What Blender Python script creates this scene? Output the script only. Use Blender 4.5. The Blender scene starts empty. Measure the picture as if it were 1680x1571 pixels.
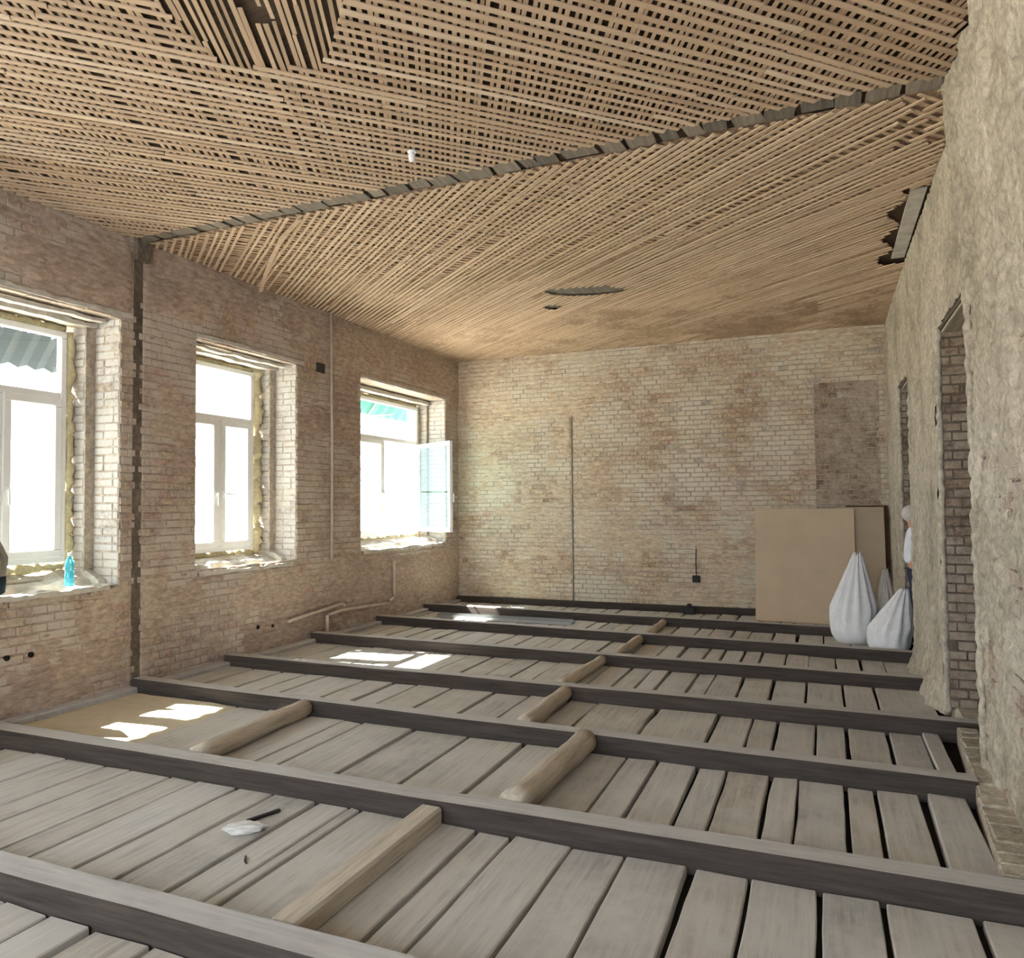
import bpy, bmesh, math, random
import numpy as np
from mathutils import Vector, Matrix

# ------------------------------------------------------------------ camera, world, sun, exposure
scene = bpy.context.scene
COL = scene.collection
H = 1.75
FPX, YAW, PITCH, ROLL = 1218.3, math.radians(22.7256), math.radians(1.9256), math.radians(-0.4621)
_f = Vector((-math.sin(YAW)*math.cos(PITCH), math.cos(YAW)*math.cos(PITCH), math.sin(PITCH)))
_r0 = Vector((math.cos(YAW), math.sin(YAW), 0)); _u0 = _r0.cross(_f)
CR = _r0*math.cos(ROLL) + _u0*math.sin(ROLL); CU = _u0*math.cos(ROLL) - _r0*math.sin(ROLL); CF = _f
cam_d = bpy.data.cameras.new('camera'); cam = bpy.data.objects.new('camera', cam_d); COL.objects.link(cam)
cam_d.sensor_fit = 'HORIZONTAL'; cam_d.sensor_width = 36.0; cam_d.lens = FPX/1680*36.0
cam_d.clip_start = 0.05; cam_d.clip_end = 400
cam.matrix_world = Matrix(((CR.x, CU.x, -CF.x, 0), (CR.y, CU.y, -CF.y, 0), (CR.z, CU.z, -CF.z, H), (0, 0, 0, 1)))
scene.camera = cam

world = bpy.data.worlds.new('world'); scene.world = world; world.use_nodes = True
bg = world.node_tree.nodes['Background']
bg.inputs[0].default_value = (0.86, 0.93, 1.0, 1); bg.inputs[1].default_value = 3.0
SUN_DIR = Vector((1.0, 0.16, -1.22)).normalized()
sun_d = bpy.data.lights.new('sun', 'SUN'); sun_d.energy = 22.0; sun_d.angle = math.radians(0.6); sun_d.color = (1.0, 0.95, 0.86)
sun = bpy.data.objects.new('sun', sun_d); COL.objects.link(sun)
sun.rotation_euler = SUN_DIR.to_track_quat('-Z', 'Y').to_euler(); sun.location = (-20, -3, 24)
vs = scene.view_settings
vs.view_transform = 'Standard'; vs.look = 'None'; vs.gamma = 1.0; vs.use_curve_mapping = False; vs.exposure = 1.83
try:
    scene.cycles.max_bounces = 10; scene.cycles.diffuse_bounces = 8; scene.cycles.transparent_max_bounces = 12
    scene.cycles.use_denoising = True; scene.cycles.sample_clamp_indirect = 8.0
except Exception: pass

XL, XR, YB, CZ = -6.16, 0.90, 12.15, 4.36
YF = -2.6                                   # wall behind the camera
SEAM0, SEAM1 = 5.17, 5.34                   # bare strip left by the removed partition
random.seed(7); RNG = np.random.RandomState(11)

# ------------------------------------------------------------------ materials
def nd(nt, t, **kw):
    n = nt.nodes.new(t)
    for k, v in kw.items(): setattr(n, k, v)
    return n
def srgb(r, g, b):
    f = lambda c: ((c/255+0.055)/1.055)**2.4 if c/255 > 0.04045 else c/255/12.92
    return (f(r), f(g), f(b), 1)
def ramp(nt, fac, stops):
    n = nd(nt, 'ShaderNodeValToRGB'); e = n.color_ramp.elements
    while len(e) < len(stops): e.new(0.5)
    for i, (p, c) in enumerate(stops): e[i].position = p; e[i].color = c
    nt.links.new(fac, n.inputs[0]); return n.outputs[0]
def noise(nt, vec, scale, detail=4, rough=0.6, stretch=None):
    if stretch:
        m = nd(nt, 'ShaderNodeMapping'); m.inputs['Scale'].default_value = stretch
        nt.links.new(vec, m.inputs[0]); vec = m.outputs[0]
    n = nd(nt, 'ShaderNodeTexNoise'); n.inputs['Scale'].default_value = scale
    n.inputs['Detail'].default_value = detail; n.inputs['Roughness'].default_value = rough
    nt.links.new(vec, n.inputs['Vector']); return n.outputs['Fac']
def mixc(nt, fac, a, b, mode='MIX'):
    n = nd(nt, 'ShaderNodeMix', data_type='RGBA', blend_type=mode)
    for s, v in ((n.inputs[0], fac), (n.inputs[6], a), (n.inputs[7], b)):
        if hasattr(v, 'links'): nt.links.new(v, s)
        else: s.default_value = v
    return n.outputs[2]
def tint_value(nt):
    """per-piece random: face attribute 'tint' on joined meshes, object random otherwise"""
    a = nd(nt, 'ShaderNodeAttribute', attribute_name='tint'); o = nd(nt, 'ShaderNodeObjectInfo')
    l = nd(nt, 'ShaderNodeMath', operation='LESS_THAN'); l.inputs[1].default_value = 0.0005
    nt.links.new(a.outputs['Fac'], l.inputs[0])
    m = nd(nt, 'ShaderNodeMath', operation='MULTIPLY_ADD')
    nt.links.new(l.outputs[0], m.inputs[0]); nt.links.new(o.outputs['Random'], m.inputs[1]); nt.links.new(a.outputs['Fac'], m.inputs[2])
    return m.outputs[0]
def new_mat(name, rough=0.9, spec=0.2, metal=0.0):
    m = bpy.data.materials.new(name); m.use_nodes = True; nt = m.node_tree
    b = nt.nodes['Principled BSDF']; b.inputs['Roughness'].default_value = rough
    b.inputs['Specular IOR Level'].default_value = spec; b.inputs['Metallic'].default_value = metal
    return m, nt, b
def bump(nt, b, h, strength=0.4, dist=0.01):
    n = nd(nt, 'ShaderNodeBump'); n.inputs['Strength'].default_value = strength; n.inputs['Distance'].default_value = dist
    nt.links.new(h, n.inputs['Height']); nt.links.new(n.outputs[0], b.inputs['Normal'])
def pos(nt): return nd(nt, 'ShaderNodeNewGeometry').outputs['Position']
def objc(nt):
    """object coordinates shifted by the object's random number"""
    t = nd(nt, 'ShaderNodeTexCoord'); o = nd(nt, 'ShaderNodeObjectInfo')
    s = nd(nt, 'ShaderNodeVectorMath', operation='SCALE'); s.inputs[0].default_value = (13.7, 31.3, 7.9)
    nt.links.new(o.outputs['Random'], s.inputs['Scale'])
    a = nd(nt, 'ShaderNodeVectorMath', operation='ADD')
    nt.links.new(t.outputs['Object'], a.inputs[0]); nt.links.new(s.outputs[0], a.inputs[1]); return a.outputs[0]

def simple(name, col, rough=0.7, spec=0.3, metal=0.0, var=0.12, scale=12, bmp=0.15):
    m, nt, b = new_mat(name, rough, spec, metal); p = pos(nt)
    n = noise(nt, p, scale, 5)
    dark = tuple(c*(1-var*2) for c in col[:3])+(1,); light = tuple(min(1, c*(1+var)) for c in col[:3])+(1,)
    nt.links.new(ramp(nt, n, [(0.3, dark), (0.7, light)]), b.inputs['Base Color'])
    if bmp: bump(nt, b, noise(nt, p, scale*6, 4), bmp, 0.004)
    return m

def brick_mat(name, cols, wash, wash_amt=0.5, stretch=(1, 1, 1)):
    """bricks of several burns under remains of limewash"""
    m, nt, b = new_mat(name, 0.95, 0.1); p = pos(nt); t = tint_value(nt)
    n1 = noise(nt, p, 26, 6, 0.7); base = ramp(nt, t, [(i/(len(cols)-1), c) for i, c in enumerate(cols)])
    base = mixc(nt, 0.8, base, ramp(nt, n1, [(0.3, srgb(112, 106, 102)), (0.5, srgb(186, 184, 182)), (0.72, srgb(238, 236, 232))]), 'OVERLAY')
    n2 = noise(nt, p, 1.3, 6, 0.65); n3 = noise(nt, p, 9, 5, 0.75, stretch)
    ad = nd(nt, 'ShaderNodeMath', operation='MULTIPLY_ADD'); ad.inputs[1].default_value = 0.6
    nt.links.new(n3, ad.inputs[0]); nt.links.new(n2, ad.inputs[2])
    w = ramp(nt, ad.outputs[0], [(0.80-0.3*wash_amt, (0, 0, 0, 1)), (1.0-0.25*wash_amt, (1, 1, 1, 1))])
    c = mixc(nt, w, base, wash); nt.links.new(c, b.inputs['Base Color'])
    bump(nt, b, n1, 0.6, 0.006); return m

def plaster_mat(name, a, bcol, c, scale=1.6, stretch=(1, 1, 1), bmp=0.6):
    m, nt, b = new_mat(name, 0.95, 0.1); p = pos(nt)
    n1 = noise(nt, p, scale, 7, 0.7, stretch); n2 = noise(nt, p, 20, 6, 0.75, stretch); n3 = noise(nt, p, 60, 4, 0.7)
    col = ramp(nt, n1, [(0.30, a), (0.5, bcol), (0.70, c)])
    col = mixc(nt, 0.65, col, ramp(nt, n2, [(0.3, srgb(118, 112, 108)), (0.5, srgb(186, 185, 184)), (0.7, srgb(236, 234, 230))]), 'OVERLAY')
    nt.links.new(col, b.inputs['Base Color']); bump(nt, b, mixc(nt, 0.5, n2, n3), bmp, 0.012); return m

def wood_mat(name, cols, grain_axis=1, rough=0.85, dust=None, contrast=0.5, coords='obj'):
    m, nt, b = new_mat(name, rough, 0.15); p = objc(nt) if coords == 'obj' else pos(nt)
    st = [22, 22, 22]; st[grain_axis] = 1.2
    g = noise(nt, p, 1.6, 8, 0.72, tuple(st)); t = tint_value(nt)
    base = ramp(nt, t, [(i/(len(cols)-1), c) for i, c in enumerate(cols)])
    col = mixc(nt, contrast, base, ramp(nt, g, [(0.32, srgb(118, 114, 110)), (0.5, srgb(186, 185, 184)), (0.68, srgb(232, 230, 228))]), 'OVERLAY')
    if dust:
        n = noise(nt, p, 3.2, 6, 0.7)
        col = mixc(nt, ramp(nt, n, [(0.38, (0, 0, 0, 1)), (0.68, (1, 1, 1, 1))]), col, dust)
    nt.links.new(col, b.inputs['Base Color']); bump(nt, b, g, 0.35, 0.006); return m

M = {}
M['brick_l'] = brick_mat('brick_window_wall', [srgb(152, 130, 120), srgb(168, 148, 132), srgb(178, 160, 138), srgb(160, 146, 138), srgb(174, 142, 128)], srgb(190, 179, 167), 0.45, (1, 0.35, 1))
M['brick_white'] = brick_mat('brick_limewashed', [srgb(166, 160, 156), srgb(180, 174, 168), srgb(174, 164, 156)], srgb(190, 187, 182), 0.6)
M['brick_b'] = brick_mat('brick_end_wall', [srgb(150, 128, 106), srgb(176, 156, 132), srgb(188, 172, 148), srgb(170, 142, 124), srgb(184, 166, 146)], srgb(200, 190, 172), 0.42, (0.35, 1, 1))
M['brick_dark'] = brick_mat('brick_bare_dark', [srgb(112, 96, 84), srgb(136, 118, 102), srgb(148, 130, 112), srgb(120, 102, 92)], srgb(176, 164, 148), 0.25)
M['mortar'] = plaster_mat('mortar', srgb(150, 139, 127), srgb(170, 159, 146), srgb(188, 178, 164), 3)
M['mortar_dark'] = plaster_mat('mortar_dark', srgb(86, 76, 68), srgb(108, 98, 88), srgb(128, 116, 104), 3)
M['plaster_l'] = plaster_mat('plaster_window_wall', srgb(150, 134, 124), srgb(174, 156, 142), srgb(188, 174, 154), 1.2, (1, 0.45, 1.3))
M['plaster_b'] = plaster_mat('plaster_end_wall', srgb(170, 148, 126), srgb(192, 175, 152), srgb(198, 190, 172), 0.9, (0.45, 1, 1.3))
M['plaster_r'] = plaster_mat('plaster_door_wall', srgb(146, 137, 123), srgb(180, 171, 155), srgb(196, 189, 174), 1.8, (1, 1, 0.75), 0.8)
M['soil'] = simple('dark_fill', srgb(40, 36, 32), 1.0, 0.05)
M['plank'] = wood_mat('weathered_plank', [srgb(162, 160, 155), srgb(184, 181, 175), srgb(172, 165, 154), srgb(190, 189, 186)], 1, dust=srgb(190, 187, 180), contrast=0.45)
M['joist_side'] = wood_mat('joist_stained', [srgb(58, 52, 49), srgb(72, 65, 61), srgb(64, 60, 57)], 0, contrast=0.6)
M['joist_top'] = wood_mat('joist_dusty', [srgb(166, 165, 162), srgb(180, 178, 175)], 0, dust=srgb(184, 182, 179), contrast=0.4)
M['log'] = wood_mat('log', [srgb(184, 174, 158), srgb(172, 162, 147), srgb(194, 184, 168)], 1, contrast=0.45)
M['lath_a'] = wood_mat('lath_tan', [srgb(186, 161, 136), srgb(202, 178, 152), srgb(178, 153, 128), srgb(212, 192, 168)], 0, contrast=0.35)
M['lath_b'] = wood_mat('lath_brown', [srgb(182, 156, 130), srgb(198, 173, 147), srgb(170, 146, 122)], 0, contrast=0.35)
M['lath_f'] = wood_mat('lath_far', [srgb(194, 169, 143), srgb(208, 185, 159), srgb(184, 159, 134)], 0, contrast=0.35)
M['ceil_board'] = wood_mat('ceiling_boards', [srgb(70, 58, 48), srgb(84, 70, 58)], 0, contrast=0.5, coords='pos')
M['clay'] = plaster_mat('clay', srgb(148, 126, 105), srgb(170, 147, 124), srgb(190, 168, 143), 1.8)
M['seam'] = wood_mat('seam_boards', [srgb(126, 118, 108), srgb(146, 136, 124), srgb(112, 106, 98)], 1, contrast=0.5)
M['pvc'] = simple('white_pvc', srgb(232, 234, 236), 0.35, 0.4, var=0.02, bmp=0)
M['foam'] = simple('expanding_foam', srgb(208, 199, 164), 0.9, 0.1, var=0.12, scale=25, bmp=0.5)
M['lime'] = simple('lime_render', srgb(200, 194, 184), 0.95, 0.1, var=0.14, scale=10, bmp=0.6)
M['steel'] = simple('galvanised_steel', srgb(190, 194, 198), 0.35, 0.5, 1.0, 0.05, bmp=0)
M['pipe'] = simple('painted_pipe', srgb(196, 182, 166), 0.6, 0.3, var=0.1)
M['black'] = simple('black_plastic', srgb(34, 32, 32), 0.6, 0.3)
M['niche'] = simple('niche_dark', srgb(70, 66, 66), 0.9, 0.1)
M['mdf'] = simple('fibreboard', srgb(192, 173, 149), 0.8, 0.15, var=0.04, scale=3, bmp=0.05)
M['mdf2'] = simple('fibreboard_grey', srgb(170, 155, 135), 0.8, 0.15, var=0.04, scale=3, bmp=0.05)
M['mdf_back'] = simple('board_dark', srgb(74, 52, 40), 0.8, 0.15)
M['sack'] = simple('woven_white_plastic', srgb(226, 226, 228), 0.6, 0.3, var=0.05, scale=20, bmp=0.3)
M['sack2'] = simple('woven_grey_plastic', srgb(190, 184, 172), 0.6, 0.3, var=0.08, scale=20, bmp=0.3)
M['skin'] = simple('skin', srgb(196, 150, 124), 0.6, 0.3, var=0.05)
M['shirt'] = simple('white_shirt', srgb(232, 232, 240), 0.9, 0.1, var=0.04)
M['trousers'] = simple('blue_trousers', srgb(60, 66, 82), 0.9, 0.1, var=0.08)
M['hair'] = simple('grey_hair', srgb(206, 200, 194), 0.9, 0.2, var=0.1, scale=40)
M['shoe'] = simple('dark_shoe', srgb(40, 38, 38), 0.6, 0.3)
M['awn_grey'] = simple('awning_sheet_grey', srgb(44, 58, 68), 0.6, 0.3, var=0.06, scale=3)
M['awn_teal'] = simple('awning_sheet_teal', srgb(64, 132, 124), 0.6, 0.3, var=0.06, scale=3)
M['ground'] = simple('outside_ground', srgb(196, 190, 178), 1, 0.05, var=0.08, scale=1)
M['cloth'] = simple('grey_cloth', srgb(150, 146, 138), 0.95, 0.1, var=0.1)
M['cloth_dark'] = simple('dark_teal_cloth', srgb(46, 62, 70), 0.95, 0.1, var=0.1)
M['sand'] = simple('sand', srgb(196, 185, 162), 1.0, 0.05, var=0.06, scale=9, bmp=0.4)
M['paper'] = simple('crumpled_paper', srgb(206, 206, 204), 0.8, 0.2, var=0.1)
M['cap'] = simple('bottle_cap_blue', srgb(60, 120, 190), 0.4, 0.4, bmp=0)
def glass_mat(name, tint=(1, 1, 1, 1), gloss=0.07):
    m = bpy.data.materials.new(name); m.use_nodes = True; nt = m.node_tree; nt.nodes.remove(nt.nodes['Principled BSDF'])
    o = nt.nodes['Material Output']; t = nd(nt, 'ShaderNodeBsdfTransparent'); t.inputs[0].default_value = tint
    g = nd(nt, 'ShaderNodeBsdfGlossy'); g.inputs['Roughness'].default_value = 0.02
    x = nd(nt, 'ShaderNodeMixShader'); x.inputs[0].default_value = gloss
    nt.links.new(t.outputs[0], x.inputs[1]); nt.links.new(g.outputs[0], x.inputs[2]); nt.links.new(x.outputs[0], o.inputs[0]); return m
M['glass'] = glass_mat('window_glass', (0.97, 1.0, 0.99, 1))
M['glass_open'] = glass_mat('casement_glass', (0.78, 0.90, 0.89, 1), 0.05)
def bottle_mat():
    m, nt, b = new_mat('blue_plastic', 0.15, 0.5); b.inputs['Base Color'].default_value = srgb(110, 205, 226)
    b.inputs['Transmission Weight'].default_value = 0.75; b.inputs['IOR'].default_value = 1.2; return m
M['bottle'] = bottle_mat()

# ------------------------------------------------------------------ helpers
def px_of(p):
    d = Vector(p) - Vector((0, 0, H)); z = d.dot(CF)
    if z < 0.1: return None
    return 840 + FPX*d.dot(CR)/z, 785.5 - FPX*d.dot(CU)/z, z
def tag(o, label=None, cat=None, group=None, kind=None):
    if label: o['label'] = label
    if cat: o['category'] = cat
    if group: o['group'] = group
    if kind: o['kind'] = kind
    return o
def link(o, parent=None):
    COL.objects.link(o)
    if parent is not None: o.parent = parent
    return o
def empty(name, loc=(0, 0, 0), rz=0.0, parent=None):
    o = bpy.data.objects.new(name, None); o.location = loc; o.rotation_euler = (0, 0, rz); o.empty_display_size = 0.1
    return link(o, parent)
class MB:
    def __init__(s): s.v = []; s.f = []; s.m = []; s.t = []
    def add(s, vs, fs, mi=0, tint=None):
        k = len(s.v); s.v += [tuple(v) for v in vs]
        for f in fs: s.f.append(tuple(i+k for i in f)); s.m.append(mi); s.t.append(tint)
    def box(s, x0, x1, y0, y1, z0, z1, mi=0, c=0.0):
        if c <= 0:
            vs = [(x, y, z) for z in (z0, z1) for y in (y0, y1) for x in (x0, x1)]
            s.add(vs, [(0, 2, 3, 1), (4, 5, 7, 6), (0, 1, 5, 4), (2, 6, 7, 3), (0, 4, 6, 2), (1, 3, 7, 5)], mi); return
        bm = bmesh.new(); bmesh.ops.create_cube(bm, size=1.0)
        for v in bm.verts: v.co = Vector(((x0+x1)/2+v.co.x*(x1-x0), (y0+y1)/2+v.co.y*(y1-y0), (z0+z1)/2+v.co.z*(z1-z0)))
        bmesh.ops.bevel(bm, geom=bm.edges[:], offset=c, segments=1, affect='EDGES')
        bm.verts.index_update(); s.add([v.co for v in bm.verts], [[v.index for v in f.verts] for f in bm.faces], mi); bm.free()
    def tube(s, pts, r, n=8, mi=0, cap=True, wob=None):
        pts = [Vector(p) for p in pts]; R = r if hasattr(r, '__len__') else [r]*len(pts); rings = []
        for i, p in enumerate(pts):
            d = (pts[min(i+1, len(pts)-1)] - pts[max(i-1, 0)]).normalized()
            a = d.cross(Vector((0, 0, 1)) if abs(d.z) < 0.9 else Vector((0, 1, 0))).normalized(); b = d.cross(a)
            rings.append([p + (a*math.cos(2*math.pi*k/n) + b*math.sin(2*math.pi*k/n))*R[i]*(wob(i, k) if wob else 1) for k in range(n)])
        vs = [v for g in rings for v in g]; fs = []
        for i in range(len(pts)-1):
            for k in range(n): fs.append((i*n+k, (i+1)*n+k, (i+1)*n+(k+1) % n, i*n+(k+1) % n))
        if cap: fs.append(tuple(range(n))); fs.append(tuple((len(pts)-1)*n+k for k in reversed(range(n))))
        s.add(vs, fs, mi)
    def lathe(s, prof, n=20, c=(0, 0, 0), mi=0):
        vs = [(c[0]+r*math.cos(2*math.pi*k/n), c[1]+r*math.sin(2*math.pi*k/n), c[2]+z) for r, z in prof for k in range(n)]
        fs = [(i*n+k, i*n+(k+1) % n, (i+1)*n+(k+1) % n, (i+1)*n+k) for i in range(len(prof)-1) for k in range(n)]
        fs += [tuple(reversed(range(n))), tuple((len(prof)-1)*n+k for k in range(n))]; s.add(vs, fs, mi)
    def mesh(s, name):
        me = bpy.data.meshes.new(name); me.from_pydata(s.v, [], s.f)
        if any(t is not None for t in s.t):
            a = me.attributes.new('tint', 'FLOAT', 'FACE'); a.data.foreach_set('value', [t if t is not None else 0.5 for t in s.t])
        me.update(); return me
    def build(s, name, mats, parent=None, loc=None, smooth=False, center=False, fix=False):
        if center and s.v:
            a = np.array(s.v); c = (a.min(0)+a.max(0))/2; c[2] = a[:, 2].min()
            s.v = [tuple(p) for p in (a-c)]; loc = tuple(c)
        me = s.mesh(name)
        for m in (mats if isinstance(mats, (list, tuple)) else [mats]): me.materials.append(m)
        me.polygons.foreach_set('material_index', s.m)
        if fix:
            bm = bmesh.new(); bm.from_mesh(me); bmesh.ops.recalc_face_normals(bm, faces=bm.faces[:]); bm.to_mesh(me); bm.free()
        if smooth: me.polygons.foreach_set('use_smooth', [True]*len(me.polygons))
        o = bpy.data.objects.new(name, me)
        if loc is not None: o.location = loc
        return link(o, parent)
_tab = RNG.rand(257, 257)
def vnoise(x, y):
    x = np.asarray(x, float); y = np.asarray(y, float); xi = np.floor(x).astype(int); yi = np.floor(y).astype(int)
    fx = x-xi; fy = y-yi; fx = fx*fx*(3-2*fx); fy = fy*fy*(3-2*fy); a = xi % 256; b = yi % 256
    t = _tab; return (t[a, b]*(1-fx)+t[a+1, b]*fx)*(1-fy)+(t[a, b+1]*(1-fx)+t[a+1, b+1]*fx)*fy
def fbm(x, y, oct=5, gain=0.55):
    s = 0; a = 1; t = 0
    for i in range(oct): s = s+a*vnoise(np.asarray(x)*2**i+17.3*i, np.asarray(y)*2**i+5.1*i); t += a; a *= gain
    return s/t

class Plane:
    """wall plane: origin O, horizontal U, outward normal N; P(u,v,d)"""
    def __init__(s, O, U, N):
        s.O = Vector(O); s.U = Vector(U); s.N = Vector(N); s.rz = math.atan2(s.N.x, -s.N.y)
    def P(s, u, v, d=0.0): p = s.O + s.U*u + s.N*d; return Vector((p.x, p.y, s.O.z+v))
PL = Plane((XL, 0, 0), (0, 1, 0), (1, 0, 0)); PR = Plane((XR, 0, 0), (0, 1, 0), (-1, 0, 0)); PB = Plane((0, YB, 0), (1, 0, 0), (0, -1, 0))

def slab(mb, pl, u0, u1, v0, v1, d0, d1, holes, mi=0):
    """wall slab between depths d0 (front) and d1 (behind, smaller) with rectangular holes; only outer faces"""
    us = sorted({u0, u1, *[h[0] for h in holes], *[h[1] for h in holes]}); us = [u for u in us if u0 <= u <= u1]
    vs = sorted({v0, v1, *[h[2] for h in holes], *[h[3] for h in holes]}); vs = [v for v in vs if v0 <= v <= v1]
    def full(i, j):
        if i < 0 or j < 0 or i >= len(us)-1 or j >= len(vs)-1: return False
        u = (us[i]+us[i+1])/2; v = (vs[j]+vs[j+1])/2
        return not any(h[0] < u < h[1] and h[2] < v < h[3] for h in holes)
    P = pl.P
    for i in range(len(us)-1):
        for j in range(len(vs)-1):
            if not full(i, j): continue
            a, b, c, d = us[i], us[i+1], vs[j], vs[j+1]
            mb.add([P(a, c, d0), P(b, c, d0), P(b, d, d0), P(a, d, d0)], [(0, 1, 2, 3)], mi)
            mb.add([P(a, c, d1), P(b, c, d1), P(b, d, d1), P(a, d, d1)], [(3, 2, 1, 0)], mi)
            if not full(i-1, j): mb.add([P(a, c, d0), P(a, d, d0), P(a, d, d1), P(a, c, d1)], [(0, 1, 2, 3)], mi)
            if not full(i+1, j): mb.add([P(b, c, d0), P(b, c, d1), P(b, d, d1), P(b, d, d0)], [(0, 1, 2, 3)], mi)
            if not full(i, j-1): mb.add([P(a, c, d0), P(a, c, d1), P(b, c, d1), P(b, c, d0)], [(0, 1, 2, 3)], mi)
            if not full(i, j+1): mb.add([P(a, d, d0), P(b, d, d0), P(b, d, d1), P(a, d, d1)], [(0, 1, 2, 3)], mi)

# unit bricks: x,z in [-.5,.5]; front face at y=-.5 (chamfered in local units)
def unit_brick(seed):
    r = random.Random(seed); j = lambda s: (r.random()-0.5)*s
    cx, cz, cy = 0.022, 0.075, 0.16
    vs = [(sx*0.5, 0.5, sz*0.5) for sx, sz in ((-1, -1), (1, -1), (1, 1), (-1, 1))]
    vs += [(sx*(0.5+j(0.01)), -0.5+cy, sz*(0.5+j(0.05))) for sx, sz in ((-1, -1), (1, -1), (1, 1), (-1, 1))]
    vs += [(sx*(0.5-cx*(1+j(1))), -0.5+j(0.1), sz*(0.5-cz*(1+j(1)))) for sx, sz in ((-1, -1), (1, -1), (1, 1), (-1, 1))]
    fs = [(8, 9, 10, 11)]
    for k in range(4):
        n = (k+1) % 4; fs += [(k, n, 4+n, 4+k), (4+k, 4+n, 8+n, 8+k)]
    return vs, fs
UB = [unit_brick(i) for i in range(6)]
_bm = {}
def brick_mesh(i, mat):
    k = (i, mat.name)
    if k not in _bm:
        mb = MB(); mb.add(*UB[i]); me = mb.mesh('brick'); me.materials.append(mat); _bm[k] = me
    return _bm[k]
COURSE, BL, JT = 0.077, 0.262, 0.011
def bricks(parent, pl, u0, u1, v0, v1, holes, mat, nmax=300, seed=1, proud=0.004, cover=None, minpx=6, jit=0.004, bond='english', miss=0.012):
    r = random.Random(seed); items = []; row = 0; v = v0
    while v < v1-0.02:
        vt = min(v+COURSE, v1); vm = (v+vt)/2; iv = [(u0, u1)]
        for h in holes:
            if h[2] < vm < h[3]:
                nv = []
                for a, b in iv:
                    if h[1] <= a or h[0] >= b: nv.append((a, b)); continue
                    if h[0] > a: nv.append((a, h[0]))
                    if h[1] < b: nv.append((h[1], b))
                iv = nv
        hd = bond == 'english' and row % 2 == 1
        L = BL/2 if hd else BL; off = (BL/4 if hd else (BL/2 if (row//2) % 2 else 0))
        for a, b in iv:
            u = u0 + math.floor((a-u0-off)/L)*L + off
            while u < b-0.001:
                ua, ub = max(u, a), min(u+L, b); u += L
                if ub-ua < 0.03: continue
                items.append((ua+JT/2, ub-JT/2, v+JT/2+r.uniform(-1, 1)*0.003, vt-JT/2+r.uniform(-1, 1)*0.003, proud+r.uniform(-1, 1)*jit-(0.02 if r.random() < miss else 0), r.random()))
        v += COURSE; row += 1
    cand = []
    for k, it in enumerate(items):
        c = pl.P((it[0]+it[1])/2, (it[2]+it[3])/2); q = px_of(c)
        if not q or not (-5 < q[0] < 1685 and -5 < q[1] < 1576): continue
        if cover is not None and cover((it[0]+it[1])/2, (it[2]+it[3])/2) > it[4]+0.001: continue
        p1, p2 = px_of(pl.P(it[0], it[2])), px_of(pl.P(it[1], it[3]))
        if not p1 or not p2: continue
        area = abs(p1[0]-p2[0])*abs((it[3]-it[2])*FPX/q[2])
        if area > minpx*6: cand.append((-area, k))
    cand.sort(); sel = {k for _, k in cand[:nmax]}; mb = MB()
    D = 0.05
    for k, it in enumerate(items):
        i = k % 6; cu, cv = (it[0]+it[1])/2, (it[2]+it[3])/2; p = pl.P(cu, cv, it[4]-D/2)
        sc = (it[1]-it[0], D, it[3]-it[2])
        if k in sel:
            o = bpy.data.objects.new('brick', brick_mesh(i, mat)); o.location = p; o.rotation_euler = (0, 0, pl.rz); o.scale = sc
            link(o, parent)
        else:
            c, s = math.cos(pl.rz), math.sin(pl.rz); vs, fs = UB[i]
            mb.add([(p.x+c*x*sc[0]-s*y*sc[1], p.y+s*x*sc[0]+c*y*sc[1], p.z+z*sc[2]) for x, y, z in vs], fs, 0, 0.001+0.998*it[5])
    if mb.v: tag(mb.build('brickwork', mat, parent), kind='stuff')
    return len(sel)
def courses(v, a=0.006): return a*(0.5+0.5*np.cos(2*math.pi*v/COURSE))**3
def skim(parent, name, pl, u0, u1, v0, v1, holes, mat, hfun, step=0.03, kind=None):
    """remains of render: a rough sheet that sinks behind the brick faces where it has fallen off"""
    vstep = COURSE/4; nu = int((u1-u0)/step)+1; nv = int((v1-v0)/vstep)+1
    U, V = np.meshgrid(np.linspace(u0, u1, nu), v0+vstep*np.arange(nv), indexing='ij'); Dd = hfun(U, V)
    ok = np.ones_like(U, bool)
    for h in holes: ok &= ~((U > h[0]-0.5*step) & (U < h[1]+0.5*step) & (V > h[2]-0.5*step) & (V < h[3]+0.5*step))
    base = np.array(pl.O)[None, None]+U[..., None]*np.array(pl.U)+Dd[..., None]*np.array(pl.N); base[..., 2] += V
    q = ok[:-1, :-1] & ok[1:, :-1] & ok[1:, 1:] & ok[:-1, 1:]
    low = (Dd < -0.007); q &= ~(low[:-1, :-1] & low[1:, :-1] & low[1:, 1:] & low[:-1, 1:])
    idx = np.arange(nu*nv).reshape(nu, nv); I, J = np.nonzero(q)
    F = np.stack([idx[I, J], idx[I+1, J], idx[I+1, J+1], idx[I, J+1]], 1)
    if pl.U.cross(Vector((0, 0, 1))).dot(pl.N) < 0: F = F[:, ::-1]
    used = np.unique(F); remap = -np.ones(nu*nv, int); remap[used] = np.arange(len(used))
    me = bpy.data.meshes.new(name); me.from_pydata(base.reshape(-1, 3)[used].tolist(), [], remap[F].tolist()); me.materials.append(mat)
    me.polygons.foreach_set('use_smooth', [True]*len(me.polygons)); me.update()
    o = bpy.data.objects.new(name, me); link(o, parent)
    if kind: tag(o, kind=kind)
    return o

# ------------------------------------------------------------------ outside ground
mb = MB(); mb.box(-60, -7.0, -40, 60, -0.9, -0.7); tag(mb.build('ground', M['ground']), kind='structure')

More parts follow.
